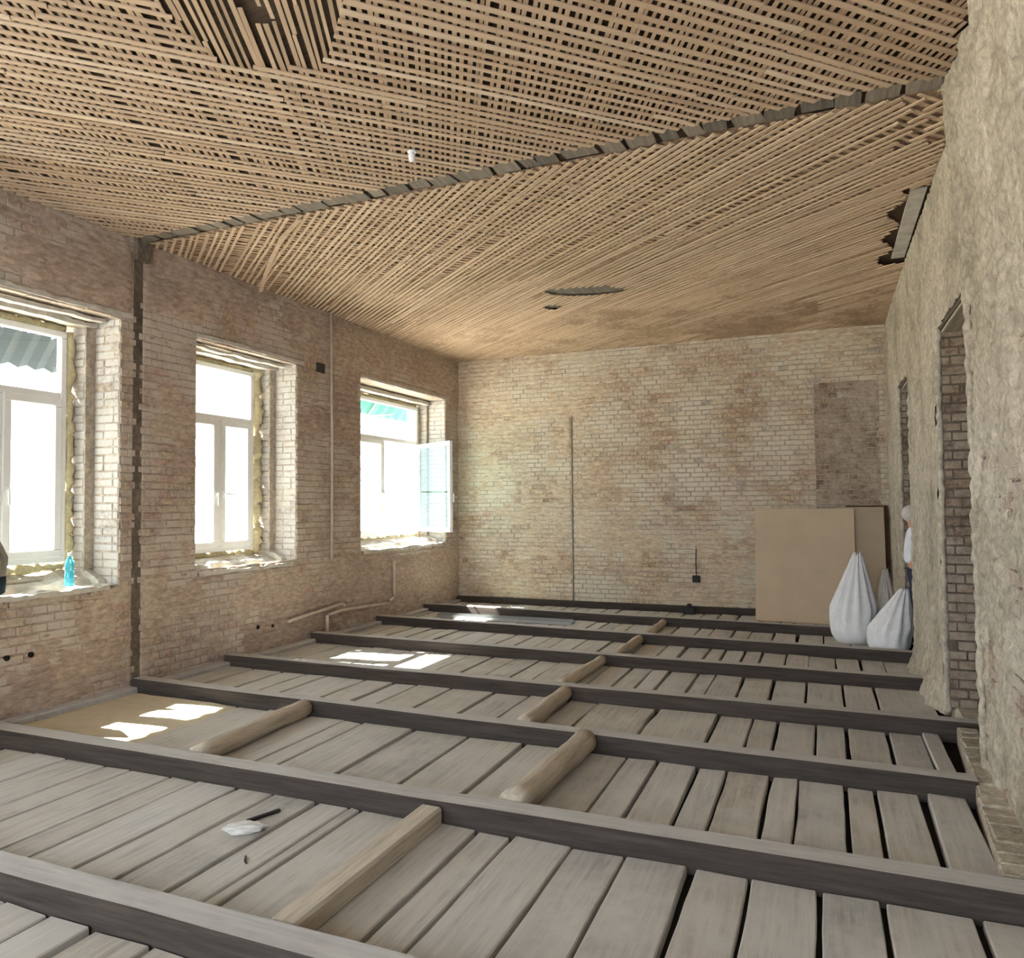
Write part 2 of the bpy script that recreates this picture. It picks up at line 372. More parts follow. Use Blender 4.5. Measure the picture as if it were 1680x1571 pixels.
# ------------------------------------------------------------------ window wall (left)
WIN = {1: dict(A=(3.37, 5.06, 1.02, 3.56), B=(3.50, 4.96, 1.10, 3.49), F=(3.62, 4.86, 1.24, 3.42)),
       2: dict(A=(5.99, 7.63, 1.04, 3.56), B=(6.12, 7.53, 1.12, 3.50), F=(6.22, 7.38, 1.21, 3.44)),
       3: dict(A=(9.05, 11.66, 1.08, 3.60), B=(9.19, 11.60, 1.14, 3.53), F=(9.30, 11.52, 1.24, 3.47)),
       4: dict(A=(0.75, 2.44, 1.02, 3.56), B=(0.88, 2.31, 1.10, 3.49), F=(0.98, 2.21, 1.24, 3.42)),
       5: dict(A=(-1.95, -0.26, 1.02, 3.56), B=(-1.82, -0.39, 1.10, 3.49), F=(-1.72, -0.49, 1.24, 3.42))}
XI, XO = -0.34, -0.75                      # depth of the rebate and of the outer face
mb = MB(); HA = [w['A'] for w in WIN.values()]; HB = [w['B'] for w in WIN.values()]
slab(mb, PL, YF-0.5, YB+0.6, -0.35, 4.8, -0.006, XI, HA); slab(mb, PL, YF-0.5, YB+0.6, -0.35, 4.8, XI, XO, HB)
wall_left = tag(mb.build('wall_left', M['mortar']), kind='structure')
SCAR = (5.20, 5.31, -0.1, CZ)
def hl(u, v):
    b = fbm(u*0.9+3, v*1.1+9, 4); f = fbm(u*7, v*9+4, 4); d = (b-0.52)*0.07+(f-0.5)*0.022-0.002
    d = d + 0.016*np.clip((v-3.62)/0.15, 0, 1)                                           # frieze above the windows keeps its render
    edge = 0.97+0.10*np.sin(np.clip((u-7.3)/2.6, 0, 1)*math.pi)+0.02*(fbm(u*5, v*0, 3)-0.5)
    d = d + 0.020*np.clip((edge-v)/0.03, 0, 1)*np.clip((u-6.4)/0.8, 0, 1)                # rendered dado
    d = d - 0.05*np.exp(-((u-5.255)/0.06)**2)
    return np.minimum(d, 0.03)-courses(v, 0.007)*np.where(v < 3.6, 1, 0.4)
HS = HA + [SCAR]
nb = bricks(wall_left, PL, 2.2, YB, 0.0, CZ+0.05, HS, M['brick_l'], 300, 3, cover=lambda u, v: float(hl(np.array(u), np.array(v))))
skim(wall_left, 'render_remains', PL, 2.2, YB, 0.0, CZ+0.03, HA, M['plaster_l'], hl)
mb = MB(); mb.box(XL-0.03, XL-0.003, 5.205, 5.305, 0.0, CZ+0.03); mb.build('chase', M['mortar_dark'], wall_left)
# broken brick ends down both sides of the partition scar
mb = MB(); rr = random.Random(5)
for k in range(56):
    for u, s in ((5.20, 1), (5.31, -1)):
        L = rr.choice((0.01, 0.02, 0.035, 0.045)); z = k*COURSE
        mb.box(*sorted((XL-0.05, XL+rr.uniform(-0.012, 0.002))), *sorted((u, u+s*L)), z+0.006, z+COURSE-0.006, 0, 0.006)
tag(mb.build('broken_brick_ends', M['brick_l'], wall_left), kind='stuff')
for yy, zz in ((4.02, 0.53), (4.22, 0.52), (6.93, 0.33), (7.18, 0.31)):
    mb = MB(); mb.tube([(XL-0.01, yy, zz), (XL+0.016, yy, zz)], 0.024, 9); mb.build('hole', M['soil'], wall_left)  # dark discs stand in for the shade inside small wall holes
mb = MB(); mb.box(XL-0.004, XL+0.05, 5.19, 5.36, 4.16, CZ+0.04, 0, 0.01); mb.build('pocket_shade', M['mortar_dark'], wall_left)  # solid dark block put in for the shaded gap at the scar top

def ragged(mb, x0, x1, ya, yb, z, th, amp, seed, mi=0, n=40):
    """rough render edge along y: lumpy bar"""
    rr = np.linspace(0, 1, n); zz = z+amp*(fbm(rr*9+seed, rr*0+seed, 4)-0.5)*2; tt = th*(0.5+fbm(rr*14+seed*3, rr*0+1, 3))
    for i in range(n-1):
        y0, y1 = ya+(yb-ya)*rr[i], ya+(yb-ya)*rr[i+1]
        vs = [(x, y, zc) for (y, zb, t) in ((y0, zz[i], tt[i]), (y1, zz[i+1], tt[i+1])) for (x, zc) in ((x0, zb), (x1, zb), (x1, zb+t), (x0, zb+t))]
        mb.add(vs, [(0, 1, 5, 4), (1, 2, 6, 5), (2, 3, 7, 6), (3, 0, 4, 7)], mi)
    return mb
JAMB = {}
for n, w in WIN.items():
    A, B, F = w['A'], w['B'], w['F']
    if n > 3: continue
    # bricks of the far reveal, of the rebate face and of the inner reveal
    for (yy, x0, x1, v0, v1, mat) in ((A[1], XL+XI, XL-0.01, A[2], A[3], M['brick_white']), (B[1], XL+XO, XL+XI, B[2], B[3], M['brick_white'])):
        bricks(wall_left, Plane((0, yy, 0), (1, 0, 0), (0, -1, 0)), x0, x1, v0, v1, [], mat, 80, 20+n, 0.006, bond='stretcher', minpx=3)
    for k, (xa, xb, z, th, amp) in enumerate(((XL-0.06, XL+0.022, A[3]+0.005, 0.045, 0.012), (XL+XI-0.06, XL+XI+0.05, B[3]-0.01, 0.05, 0.015))):
        mb = ragged(MB(), xa, xb, A[0]-0.02 if k == 0 else A[0]+0.02, A[1]+0.12 if k == 0 else A[1]-0.02, z, th, amp, n*3+k)
        mb.build('lintel_edge', M['lime'], wall_left)
    if n < 3:
        mb = ragged(MB(), XL-0.22, XL-0.14, A[0]+0.02, A[1]-0.05, A[3]-0.05, 0.03, 0.02, n*7+2); mb.build('lintel_edge', M['lime'], wall_left)

# ------------------------------------------------------------------ windows
def bar(mb, x0, x1, y0, y1, z0, z1): mb.box(x0, x1, y0, y1, z0, z1, 0, 0.008)
def ringframe(mb, x0, x1, y0, y1, z0, z1, t):
    bar(mb, x0, x1, y0, y1, z0, z0+t); bar(mb, x0, x1, y0, y1, z1-t, z1); bar(mb, x0, x1, y0, y0+t, z0+t, z1-t); bar(mb, x0, x1, y1-t, y1, z0+t, z1-t)
def sash(parent, x, y0, y1, z0, z1, handle=None, open_at=None, angle=0, glass='glass'):
    """casement in local coordinates about its hinge stile"""
    hy = open_at if open_at is not None else y0
    e = empty('sash', (x, hy, z0), 0, parent); e.rotation_euler = (0, 0, angle)
    a, b, h = y0-hy, y1-hy, z1-z0; mb = MB(); ringframe(mb, -0.03, 0.035, a, b, 0, h, 0.075); mb.build('sash_frame', M['pvc'], e)
    mb = MB(); mb.box(-0.004, 0.004, a+0.07, b-0.07, 0.07, h-0.07); mb.build('pane', M[glass], e)
    if handle is not None:
        s, horiz = handle; mb = MB(); yc = a+0.035 if s < 0 else b-0.035; zc = h*0.42
        mb.box(0.033, 0.047, yc-0.014, yc+0.014, zc-0.035, zc+0.035, 0, 0.004); mb.tube([(0.04, yc, zc), (0.075, yc, zc)], 0.009, 8)
        if horiz: mb.box(0.066, 0.082, min(yc, yc-s*0.14), max(yc, yc-s*0.14), zc-0.010, zc+0.010, 0, 0.004)
        else: mb.box(0.066, 0.082, yc-0.010, yc+0.010, zc-0.14, zc+0.01, 0, 0.004)
        mb.build('handle', M['pvc'], e)
    return e
def make_window(n):
    w = WIN[n]; A, B, F = w['A'], w['B'], w['F']; xf = XL-0.50; y0, y1, z0, z1 = F
    e = tag(empty('window_%d' % n, (xf, (y0+y1)/2, z0)), kind='structure'); T = 0.06
    loc = lambda mb, nm, m, **k: mb.build(nm, m, None, **k)
    parts = []
    mb = MB(); ringframe(mb, xf-0.035, xf+0.035, y0, y1, z0, z1, T); parts.append(mb.build('frame', M['pvc']))
    zt = z0+(z1-z0)*0.715; ym = (y0+y1)/2-(0.0 if n != 3 else 0.02)
    mb = MB(); bar(mb, xf-0.034, xf+0.034, y0+T, y1-T, zt-0.035, zt+0.035); parts.append(mb.build('transom', M['pvc']))
    mb = MB(); bar(mb, xf-0.034, xf+0.034, ym-0.035, ym+0.035, z0+T, zt-0.035); parts.append(mb.build('mullion', M['pvc']))
    mb = MB(); mb.box(xf-0.004, xf+0.004, y0+T-0.01, y1-T+0.01, zt+0.03, z1-T+0.01); parts.append(mb.build('transom_pane', M['glass']))
    ov = 0.012
    parts.append(sash(None, xf+0.012, y0+T-ov, ym-0.035+ov, z0+T-ov, zt-0.035+ov, (1, False)))
    if n == 3:
        parts.append(sash(None, xf+0.05, ym+0.035-ov, y1-T+ov, z0+T-ov, zt-0.035+ov, (-1, False), y1-T+ov, math.radians(W3_OPEN), 'glass_open'))
        mb = MB(); ringframe(mb, xf-0.052, xf-0.038, ym+0.02, y1-0.05, z0+0.05, zt-0.01, 0.03); mb.box(xf-0.052, xf-0.038, ym+0.05, y1-0.08, z0+0.72, z0+0.745)
        parts.append(mb.build('insect_screen_frame', M['pvc']))
    else:
        parts.append(sash(None, xf+0.012, ym+0.035-ov, y1-T+ov, z0+T-ov, zt-0.035+ov, (-1, n == 2)))
    # expanding foam round the frame
    rr = random.Random(n*9); mb = MB()
    def foam(p, q, r0):
        m = max(6, int((Vector(q)-Vector(p)).length/0.045)); pts = []; rad = []
        for i in range(m+1):
            t = i/m; pts.append(Vector(p).lerp(Vector(q), t)+Vector((rr.uniform(-.008, .008), rr.uniform(-.012, .012), rr.uniform(-.008, .008)))); rad.append(r0*rr.uniform(0.55, 1.35))
        mb.tube(pts, rad, 9)
    gy = (B[1]-y1)/2; gy0 = (y0-B[0])/2
    foam((xf-0.01, y1+gy, z0-0.05), (xf-0.01, y1+gy, z1+0.02), gy*1.0); foam((xf-0.01, y0-gy0, z0-0.05), (xf-0.01, y0-gy0, z1+0.02), gy0)
    foam((xf-0.02, y0, (z1+B[3])/2), (xf-0.02, y1, (z1+B[3])/2), 0.038); foam((xf-0.02, y0, z0-0.05), (xf-0.02, y1, z0-0.05), 0.045)
    parts.append(mb.build('expanding_foam', M['foam'], smooth=True))
    # rough sill of mortar and boards
    nu, nv = 60, 14; ys = np.linspace(A[0]+0.005, A[1]-0.005, nu); vs = []; zi = A[2]; mb = MB()
    for i, y in enumerate(ys):
        lim = B[0]+0.01 < y < B[1]-0.01
        for j in range(nv):
            t = j/(nv-1); x = (XL-0.01) + (xf-0.0-(XL-0.01))*t if lim else (XL-0.01)+(XI+0.01)*t
            z = zi + 0.01 + (0.05 if t > 0.42 else 0)*1.0 + 0.07*max(0, t-0.5)*2 + 0.035*(float(fbm(y*6+n*7, t*4+n, 4))-0.5)*2
            if j == 0: z = zi-0.02
            vs.append((x + (0.03*(float(fbm(y*5+n, 0.3, 4))-0.5) if j < 3 else 0)+(0.02 if j == 1 else 0), y, z))
    mb.add(vs, [(i*nv+j, i*nv+j+1, (i+1)*nv+j+1, (i+1)*nv+j) for i in range(nu-1) for j in range(nv-1)][::1])
    parts.append(mb.build('sill', M['lime'], fix=False))
    if n <= 3:
        mb = ragged(MB(), XL-0.03, XL+0.035, A[0]+0.02, A[0]+(A[1]-A[0])*0.93, A[2]-0.035, 0.045, 0.012, n*5+40); parts.append(mb.build('sill_edge', M['lime']))
    inv = Matrix.Translation((-xf, -(y0+y1)/2, -z0))
    for p in parts:
        p.parent = e
        if p.type == 'EMPTY': p.location = Vector(p.location)-Vector(e.location)
        else:
            p.location = -Vector(e.location)
    return e
W3_OPEN = 61
for n in WIN: make_window(n)
# awnings over two of the windows, outside
def awning(y0, y1, zlo, mat, holes, label):
    e = tag(empty('awning', (XL+XO, (y0+y1)/2, zlo)), label, 'awning'); mb = MB(); n = 60; xs = (-0.06, -0.54); zs = (0.62, 0.0)
    cols = []
    for i in range(n+1):
        t = i/n; y = (t-0.5)*(y1-y0); wv = 0.018*math.sin(t*n*math.pi/2)
        cols.append([(xs[0]+(xs[1]-xs[0])*s, y, zs[0]+(zs[1]-zs[0])*s+wv) for s in (0, 0.25, 0.40, 0.52, 0.75, 1)])
    vs = [v for c in cols for v in c]; fs = []
    for i in range(n):
        for j in range(5):
            if j == 2 and i in holes: continue
            fs.append((i*6+j, i*6+j+1, (i+1)*6+j+1, (i+1)*6+j))
    mb.add(vs, fs); o = mb.build('sheet', mat, e); s = o.modifiers.new('t', 'SOLIDIFY'); s.thickness = 0.006
    for y in (-(y1-y0)/2+0.1, 0, (y1-y0)/2-0.1):
        mb = MB(); mb.tube([(-0.03, y, -0.02), (-0.53, y, -0.02)], 0.012, 6); mb.tube([(-0.05, y, 0.57), (-0.53, y, -0.02)], 0.012, 6); mb.build('bracket', M['steel'], e)
    return e
awning(3.0, 5.7, 3.18, M['awn_grey'], {36, 40, 41, 44, 47}, 'grey blue corrugated sheet awning outside the window with the bottle')
awning(8.9, 13.4, 3.36, M['awn_teal'], set(), 'teal sheet awning outside the window with the open casement')

# ------------------------------------------------------------------ end wall
mb = MB(); slab(mb, PB, XL-0.3, XR+0.9, -0.35, 4.8, -0.006, -0.5, [])
wall_back = tag(mb.build('wall_back', M['mortar']), kind='structure')
DOORUP = (-0.10, 0.78, 0.0, 3.55)          # bricked-up opening of darker brick
def hb(u, v):
    b = fbm(u*0.8+13, v*0.9+2, 4); f = fbm(u*6+9, v*8, 4); d = (b-0.58)*0.06+(f-0.5)*0.03
    d = d+0.008*np.clip((-3.2-u)/1.5, 0, 1)-0.03*np.clip((u-DOORUP[0])/0.1, 0, 1)*np.clip((DOORUP[3]-v)/0.1, 0, 1)
    d = d-0.05*np.exp(-((u+3.96)/0.022)**2)*(v < 3.25)
    return np.minimum(d, 0.02)-courses(v, 0.009)
bricks(wall_back, PB, XL, XR, 0.0, CZ+0.05, [DOORUP, (-3.975, -3.955, 0, 3.25)], M['brick_b'], 250, 31, cover=lambda u, v: float(hb(np.array(u), np.array(v))), minpx=4, jit=0.007, miss=0.04)
bricks(wall_back, Plane((0, YB+0.002, 0), (1, 0, 0), (0, -1, 0)), *DOORUP, [], M['brick_dark'], 50, 33, minpx=4, jit=0.007)
skim(wall_back, 'render_remains', PB, XL, XR, 0.0, CZ+0.03, [], M['plaster_b'], hb)
mb = MB(); mb.box(-3.975, -3.955, YB-0.0, YB+0.02, 0.0, 3.25); mb.build('joint', M['mortar_dark'], wall_back)
# black outlet and its cable on the end wall
o = empty('wall_outlet', (-1.90, YB, 0.53)); tag(o, 'small black outlet with a thin cable above it on the end wall', 'outlet')
mb = MB(); mb.box(-0.06, 0.06, -0.045, -0.004, -0.055, 0.055, 0, 0.008); mb.build('box', M['black'], o)
mb = MB(); mb.tube([(0, -0.014, 0.05), (-0.004, -0.012, 0.25), (0.004, -0.014, 0.48)], 0.007, 6); mb.build('cable', M['black'], o)

# ------------------------------------------------------------------ door wall (right), next room, wall behind the camera
DR = {1: (5.42, 6.95, -0.05, 3.14), 2: (9.12, 10.30, -0.05, 3.14)}
mb = MB(); HD = list(DR.values())
slab(mb, PR, YF-0.5, YB+0.6, -0.35, 4.8, -0.006, -0.62, HD)
wall_right = tag(mb.build('wall_right', M['mortar_dark']), kind='structure')
def hr(u, v):
    b = fbm(u*1.1+31, v*0.5+7, 4); f = fbm(u*7+3, v*6.5, 5); g = fbm(u*26, v*22, 3)
    d = 0.022+(b-0.5)*0.03+(f-0.5)*0.018+(g-0.5)*0.012
    d = d+(g-0.5)*0.012+np.where(u < 5.42, 0.008*v+0.09*np.clip((v-3.1)/1.2, 0, 1)+(f-0.5)*0.02, 0)+0.11*np.clip(1-v/0.45, 0, 1)**1.4*np.clip((u-7.0)/0.3, 0, 1)*np.clip((9.05-u)/0.2, 0, 1)
    chip = np.clip((fbm(u*3.1+50, v*2.6+8, 4)-0.56)/0.06, 0, 1)*np.where(u < 5.42, 1, 0.35)
    return d-0.03*chip-courses(v, 0.007)*np.where(u < 5.42, 1, 0.5)
bricks(wall_right, PR, 2.0, YB, 0.0, CZ+0.05, HD, M['brick_l'], 60, 41, cover=lambda u, v: float(hr(np.array(u), np.array(v))))
skim(wall_right, 'render', PR, 2.0, YB, 0.0, CZ+0.02, HD, M['plaster_r'], hr, 0.03)
for n, d in DR.items():
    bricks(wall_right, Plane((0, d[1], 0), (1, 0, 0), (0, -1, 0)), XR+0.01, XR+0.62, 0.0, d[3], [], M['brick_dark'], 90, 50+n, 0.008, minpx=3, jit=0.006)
    mb = MB()
    for k in range(4): mb.box(XR+0.02+k*0.15, XR+0.16+k*0.15, d[0]-0.12, d[1]+0.12, d[3]+0.004-0.02, d[3]+0.09, 0, 0.006)
    mb.build('lintel', M['log'], wall_right)
    rr = random.Random(n)
    for u, near in ((d[0]-0.01, True), (d[1]+0.006, False)):
        zs = np.linspace(0.02, d[3]+0.02, 70); mb = MB()
        pts = [(XR-(0.012+0.008*z if near and n == 1 else 0.008)+rr.uniform(-0.006, 0.006), u+rr.uniform(-0.005, 0.005), z) for z in zs]
        mb.tube(pts, [0.024*rr.uniform(0.75, 1.3) for _ in pts], 8); mb.build('jamb_edge', M['plaster_r'], wall_right, smooth=True)
mb = MB(); mb.box(XR+0.62, 5.0, YF-0.5, YB+0.6, -0.35, 0.0); tag(mb.build('floor', M['ground']), kind='structure')
mb = MB(); mb.box(4.6, 5.0, YF-0.5, YB+0.6, 0.0, 4.8); tag(mb.build('wall_annex', M['plaster_r']), kind='structure')
mb = MB(); mb.box(XR+0.62, 5.0, YB+0.3, YB+0.6, 0.0, 4.8); tag(mb.build('wall_annex_end', M['plaster_r']), kind='structure')
mb = MB(); mb.box(XR+0.62, 5.0, YF-0.5, YB+0.6, 4.4, 4.8); tag(mb.build('ceiling', M['plaster_r']), kind='structure')
mb = MB(); PFR = Plane((0, YF, 0), (1, 0, 0), (0, 1, 0)); HF = [(-5.7, -3.6, 0.7, 3.8), (-3.1, -1.0, 0.7, 3.8), (-0.5, 0.7, 0.7, 3.8)]  # unseen rear window openings, enlarged to add fill light to the room
slab(mb, PFR, XL-0.3, 5.0, -0.35, 4.8, 0, -0.5, HF); tag(mb.build('wall_front', M['plaster_r']), kind='structure')

# ------------------------------------------------------------------ ceiling
_lm = {}
def lath_mesh(i, mat):
    k = (i, mat.name)
    if k not in _lm:
        r = random.Random(i*17); mb = MB(); n = 5; vs = []; b = r.uniform(-0.5, 0.5)
        for s in range(n):
            t = s/(n-1); y = b*math.sin(t*math.pi)+r.uniform(-0.08, 0.08); z = r.uniform(-0.1, 0.1); w = r.uniform(0.44, 0.54)
            vs += [(t-0.5, y-w, z-0.5), (t-0.5, y+w, z-0.5), (t-0.5, y+w*0.92, z+0.5), (t-0.5, y-w*0.92, z+0.5)]
        fs = [(s*4+a, s*4+(a+1) % 4, s*4+4+(a+1) % 4, s*4+4+a) for s in range(n-1) for a in range(4)]
        fs = [tuple(reversed(f)) for f in fs]+[(0, 1, 2, 3), (19, 18, 17, 16)]
        mb.add(vs, fs); _lm[k] = (mb, None)
        me = mb.mesh('lath'); me.materials.append(mat); _lm[k] = (mb, me)
    return _lm[k]
def laths(y0, y1, ang, pitch, w, th, z, gap, maxlen, seed, mat, drop=0.0):
    """rows of laths across the rectangle; gap(x,y) True where they are missing. returns pieces"""
    r = random.Random(seed); d = Vector((math.sin(ang), math.cos(ang))); n = Vector((d.y, -d.x)); out = []
    C = [Vector((x, y)) for x in (XL, XR) for y in (y0, y1)]; smin = min(c.dot(n) for c in C); smax = max(c.dot(n) for c in C)
    tmin = min(c.dot(d) for c in C); tmax = max(c.dot(d) for c in C); s = smin+pitch/2
    while s < smax:
        sj = s+r.uniform(-0.12, 0.12)*pitch; run = None; t = tmin; lim = r.uniform(0.6, 1.0)*maxlen; tilt = r.uniform(-0.004, 0.004)
        while t <= tmax+0.03:
            p = n*sj+d*t; ok = XL+0.01 < p.x < XR-0.015 and y0 < p.y < y1 and not gap(p.x, p.y) and t < tmax
            if ok and run is None: run = t
            if run is not None and (not ok or t-run > lim):
                if t-run > 0.08 and r.random() >= drop: out.append((n*(sj+r.uniform(-0.1, 0.1)*pitch)+d*((run+t)/2), t-run, ang+tilt, z+r.uniform(-0.002, 0.002), w*r.uniform(0.75, 1.2), th, mat))
                run = None; lim = maxlen*r.uniform(0.8, 1.0)
                if ok: run = t+0.006
            t += 0.025
        s += pitch
    return out
def put_laths(parent, pieces, nmax, seed):
    r = random.Random(seed); sc = []
    for k, (c, L, a, z, w, th, m) in enumerate(pieces):
        q = px_of((c.x, c.y, z)); s = 0
        d = Vector((math.sin(a), math.cos(a)))
        for t in (-0.45, -0.2, 0, 0.2, 0.45):
            q = px_of((c.x+d.x*t*L, c.y+d.y*t*L, z))
            if q and -10 < q[0] < 1690 and -10 < q[1] < 1580: s += L*w/(q[2]**2)
        sc.append((-s, k))
    sc.sort(); sel = {k for s, k in sc[:nmax] if s < 0}; joined = {}
    for k, (c, L, a, z, w, th, m) in enumerate(pieces):
        i = r.randrange(5); mb, me = lath_mesh(i, m); rz = math.pi/2-a
        if k in sel:
            o = bpy.data.objects.new('lath', me); o.location = (c.x, c.y, z); o.rotation_euler = (r.uniform(-0.06, 0.06), 0, rz); o.scale = (L, w, th); link(o, parent)
        else:
            co, si = math.cos(rz), math.sin(rz); J = joined.setdefault(m.name, (MB(), m))[0]
            J.add([(c.x+co*x*L-si*y*w, c.y+si*x*L+co*y*w, z+zz*th) for x, y, zz in mb.v], mb.f, 0, 0.001+0.99*r.random())
    for J, m in joined.values(): tag(J.build('lath_field', m, parent), kind='stuff')
# near field: tan laths nailed crosswise under a finer layer
mb = MB(); mb.box(XL-0.3, XR+0.3, YF-0.4, SEAM0+0.01, CZ+0.035, CZ+0.3)
ceiling = tag(mb.build('ceiling', M['ceil_board']), kind='structure')
def inpoly(x, y, P):
    c = False
    for i in range(len(P)):
        (x1, y1), (x2, y2) = P[i], P[i-1]
        if (y1 > y) != (y2 > y) and x < (x2-x1)*(y-y1)/(y2-y1)+x1: c = not c
    return c
PATCH = [(-3.05, 2.2), (-3.24, 3.32), (-2.95, 3.46), (-2.70, 3.56), (-2.22, 3.10), (-1.75, 2.2)]
PA = laths(0.8, SEAM0-0.01, math.radians(45), 0.077, 0.034, 0.009, CZ, lambda x, y: inpoly(x, y, PATCH) or x > XR-0.135-0.04*math.sin(y*5)**2, 2.6, 1, M['lath_a'])
PBf = laths(0.8, SEAM0-0.01, math.radians(-28), 0.0465, 0.025, 0.007, CZ+0.009, lambda x, y: x > XR-0.12 or (abs(x+2.72) < 0.05 and abs(y-3.0) < 0.12), 2.8, 2, M['lath_b'], 0.02)
put_laths(ceiling, PA+PBf, 300, 3)
# far field: one lath layer in clay
mb = MB(); mb.box(XL-0.3, XR+0.3, SEAM0+0.01, YB+0.4, CZ+0.035, CZ+0.3)
ceiling2 = tag(mb.build('ceiling', M['ceil_board']), kind='structure')
def hole2(x, y):
    e = ((x+2.64)/0.46)**2+((y-8.72-0.25*(x+2.64))/0.20)**2; a = ((x+3.25)/0.12)**2+((y-9.25)/0.10)**2
    return e < 1 or a < 1
def edgehole(x, y): return x > 0.66+0.06*math.sin(y*9) and 6.95 < y < 9.1
PF = laths(SEAM1+0.01, YB, math.radians(-52), 0.066, 0.030, 0.010, CZ, lambda x, y: hole2(x, y) or edgehole(x, y) or (x > XR-0.35 and y < 6.1 and math.sin(x*31+y*17) > 0.1), 2.5, 4, M['lath_f'], 0.03)
put_laths(ceiling2, PF, 300, 5)
# second layer above it, seen in the gaps near the seam
PG = laths(SEAM1+0.01, 7.4, math.radians(42), 0.075, 0.034, 0.008, CZ+0.011, lambda x, y: edgehole(x, y), 2.6, 6, M['lath_b'])
put_laths(ceiling2, PG, 0, 7)
nu, nv = 190, 190; gx = np.linspace(XL, XR, nu); gy = np.linspace(SEAM1+0.02, YB, nv); GX, GY = np.meshgrid(gx, gy, indexing='ij')
lay = np.clip((GY-5.6)/5.0, 0, 1)+0.35*np.clip((-3-GX)/3, -0.3, 1)*0
zc = CZ+0.026-0.030*lay*1.0-(fbm(GX*1.6, GY*1.6, 5)-0.5)*0.030-(fbm(GX*9, GY*9, 3)-0.5)*0.012
ok = np.array([[not (hole2(x, y) or edgehole(x, y)) for y in gy] for x in gx])
q = ok[:-1, :-1] & ok[1:, :-1] & ok[1:, 1:] & ok[:-1, 1:]; idx = np.arange(nu*nv).reshape(nu, nv); I, J = np.nonzero(q)
me = bpy.data.meshes.new('clay'); me.from_pydata(np.stack([GX, GY, np.minimum(zc, CZ+0.032)], -1).reshape(-1, 3).tolist(), [], np.stack([idx[I, J], idx[I, J+1], idx[I+1, J+1], idx[I+1, J]], 1).tolist())
me.materials.append(M['clay']); me.polygons.foreach_set('use_smooth', [True]*len(me.polygons)); o = bpy.data.objects.new('clay', me); link(o, ceiling2)
mb = MB(); mb.box(0.73, 0.86, 7.02, 8.95, CZ+0.012, CZ+0.03, 0, 0.004); mb.build('gap_board', M['lime'], ceiling2)
mb = MB(); mb.box(-3.4, -2.1, 8.3, 9.4, CZ+0.024, CZ+0.034); mb.build('gap_board', M['seam'], ceiling2)  # brown sheet added behind the broken laths, its tone imitates the shadowed hole
# bare strip of short boards where the partition was
seam = tag(MB().build('trim_1', M['seam']), kind='structure'); bpy.data.objects.remove(seam)
mb = MB(); mb.box(XL, XR, SEAM0, SEAM1, CZ+0.036, CZ+0.2); seam = tag(mb.build('trim_1', M['soil']), kind='structure')
x = XL+0.05; rr = random.Random(8)
while x < XR-0.05:
    L = rr.choice((0.12, 0.16, 0.2, 0.26)); L = min(L, XR-x); sk = rr.uniform(-0.03, 0.03); mb = MB()
    z0 = CZ+rr.uniform(0.008, 0.022); y0, y1 = SEAM0+rr.uniform(-0.012, 0.015), SEAM1+rr.uniform(-0.015, 0.015)
    mb.add([(x, y0, z0), (x+L, y0, z0), (x+L+sk, y1, z0), (x+sk, y1, z0), (x, y0, CZ+0.04), (x+L, y0, CZ+0.04), (x+L+sk, y1, CZ+0.04), (x+sk, y1, CZ+0.04)],
           [(0, 3, 2, 1), (4, 5, 6, 7), (0, 1, 5, 4), (1, 2, 6, 5), (2, 3, 7, 6), (3, 0, 4, 7)])
    mb.build('seam_board', M['seam'], seam, center=True); x += L+rr.choice((0.012, 0.03, 0.02, 0.045))
# hanging lath and small lamp fitting
mb = MB(); P = [Vector((-6.05, 6.84, CZ-0.10)), Vector((-5.75, 6.55, CZ-0.085)), Vector((-5.3, 6.13, CZ-0.07)), Vector((-4.75, 5.66, CZ-0.045)), Vector((-4.33, 5.40, CZ-0.02))]
for i in range(4):
    a, b = P[i], P[i+1]; nrm = Vector((-(b-a).y, (b-a).x, 0)).normalized()*0.022
    mb.add([a-nrm, a+nrm, b+nrm, b-nrm]+[v+Vector((0, 0, 0.009)) for v in (a-nrm, a+nrm, b+nrm, b-nrm)], [(0, 1, 2, 3), (7, 6, 5, 4), (0, 4, 5, 1), (1, 5, 6, 2), (2, 6, 7, 3), (3, 7, 4, 0)])
tag(mb.build('loose_lath', M['lath_f'], center=True), 'single pale lath sagging loose below the ceiling over the middle window', 'lath')
e = empty('lamp_socket', (-2.75, 4.70, CZ-0.006)); tag(e, 'small white lamp socket hanging on the lath ceiling', 'socket')
mb = MB(); mb.lathe([(0.006, -0.075), (0.022, -0.07), (0.026, -0.03), (0.018, -0.01), (0.01, 0.0)], 14); mb.build('shell', M['pvc'], e, smooth=True)
mb = MB(); mb.lathe([(0.032, -0.006), (0.034, 0.0), (0.02, 0.004)], 14); mb.build('rose', M['pvc'], e)

# ------------------------------------------------------------------ floor: fill, planks, joists, logs
mb = MB(); mb.box(XL-0.3, XR+0.62, YF-0.5, YB+0.6, -0.4, -0.045); floor = tag(mb.build('floor', M['soil']), kind='structure')
JW, JH = 0.155, 0.115
JO = [(-6.13, 0.86, 10.96, 10.66, 'first'), (-6.13, 0.88, 9.555, 9.25, 'second'), (-6.11, 0.86, 8.01, 7.97, 'third'), (-6.12, 1.14, 6.525, 6.53, 'fourth'),
      (-6.12, 0.80, 5.32, 5.215, 'fifth'), (-6.12, 1.30, 3.79, 3.858, 'sixth'), (-6.12, 0.86, 2.385, 2.415, 'seventh'), (-6.12, 0.86, 1.02, 1.03, 'eighth')]
JO[5] = (-6.12, 0.86, 3.79, 3.858, 'sixth')
def jy(j, x): a = JO[j]; return a[2]+(a[3]-a[2])*(x-a[0])/(a[1]-a[0])
rr = random.Random(21)
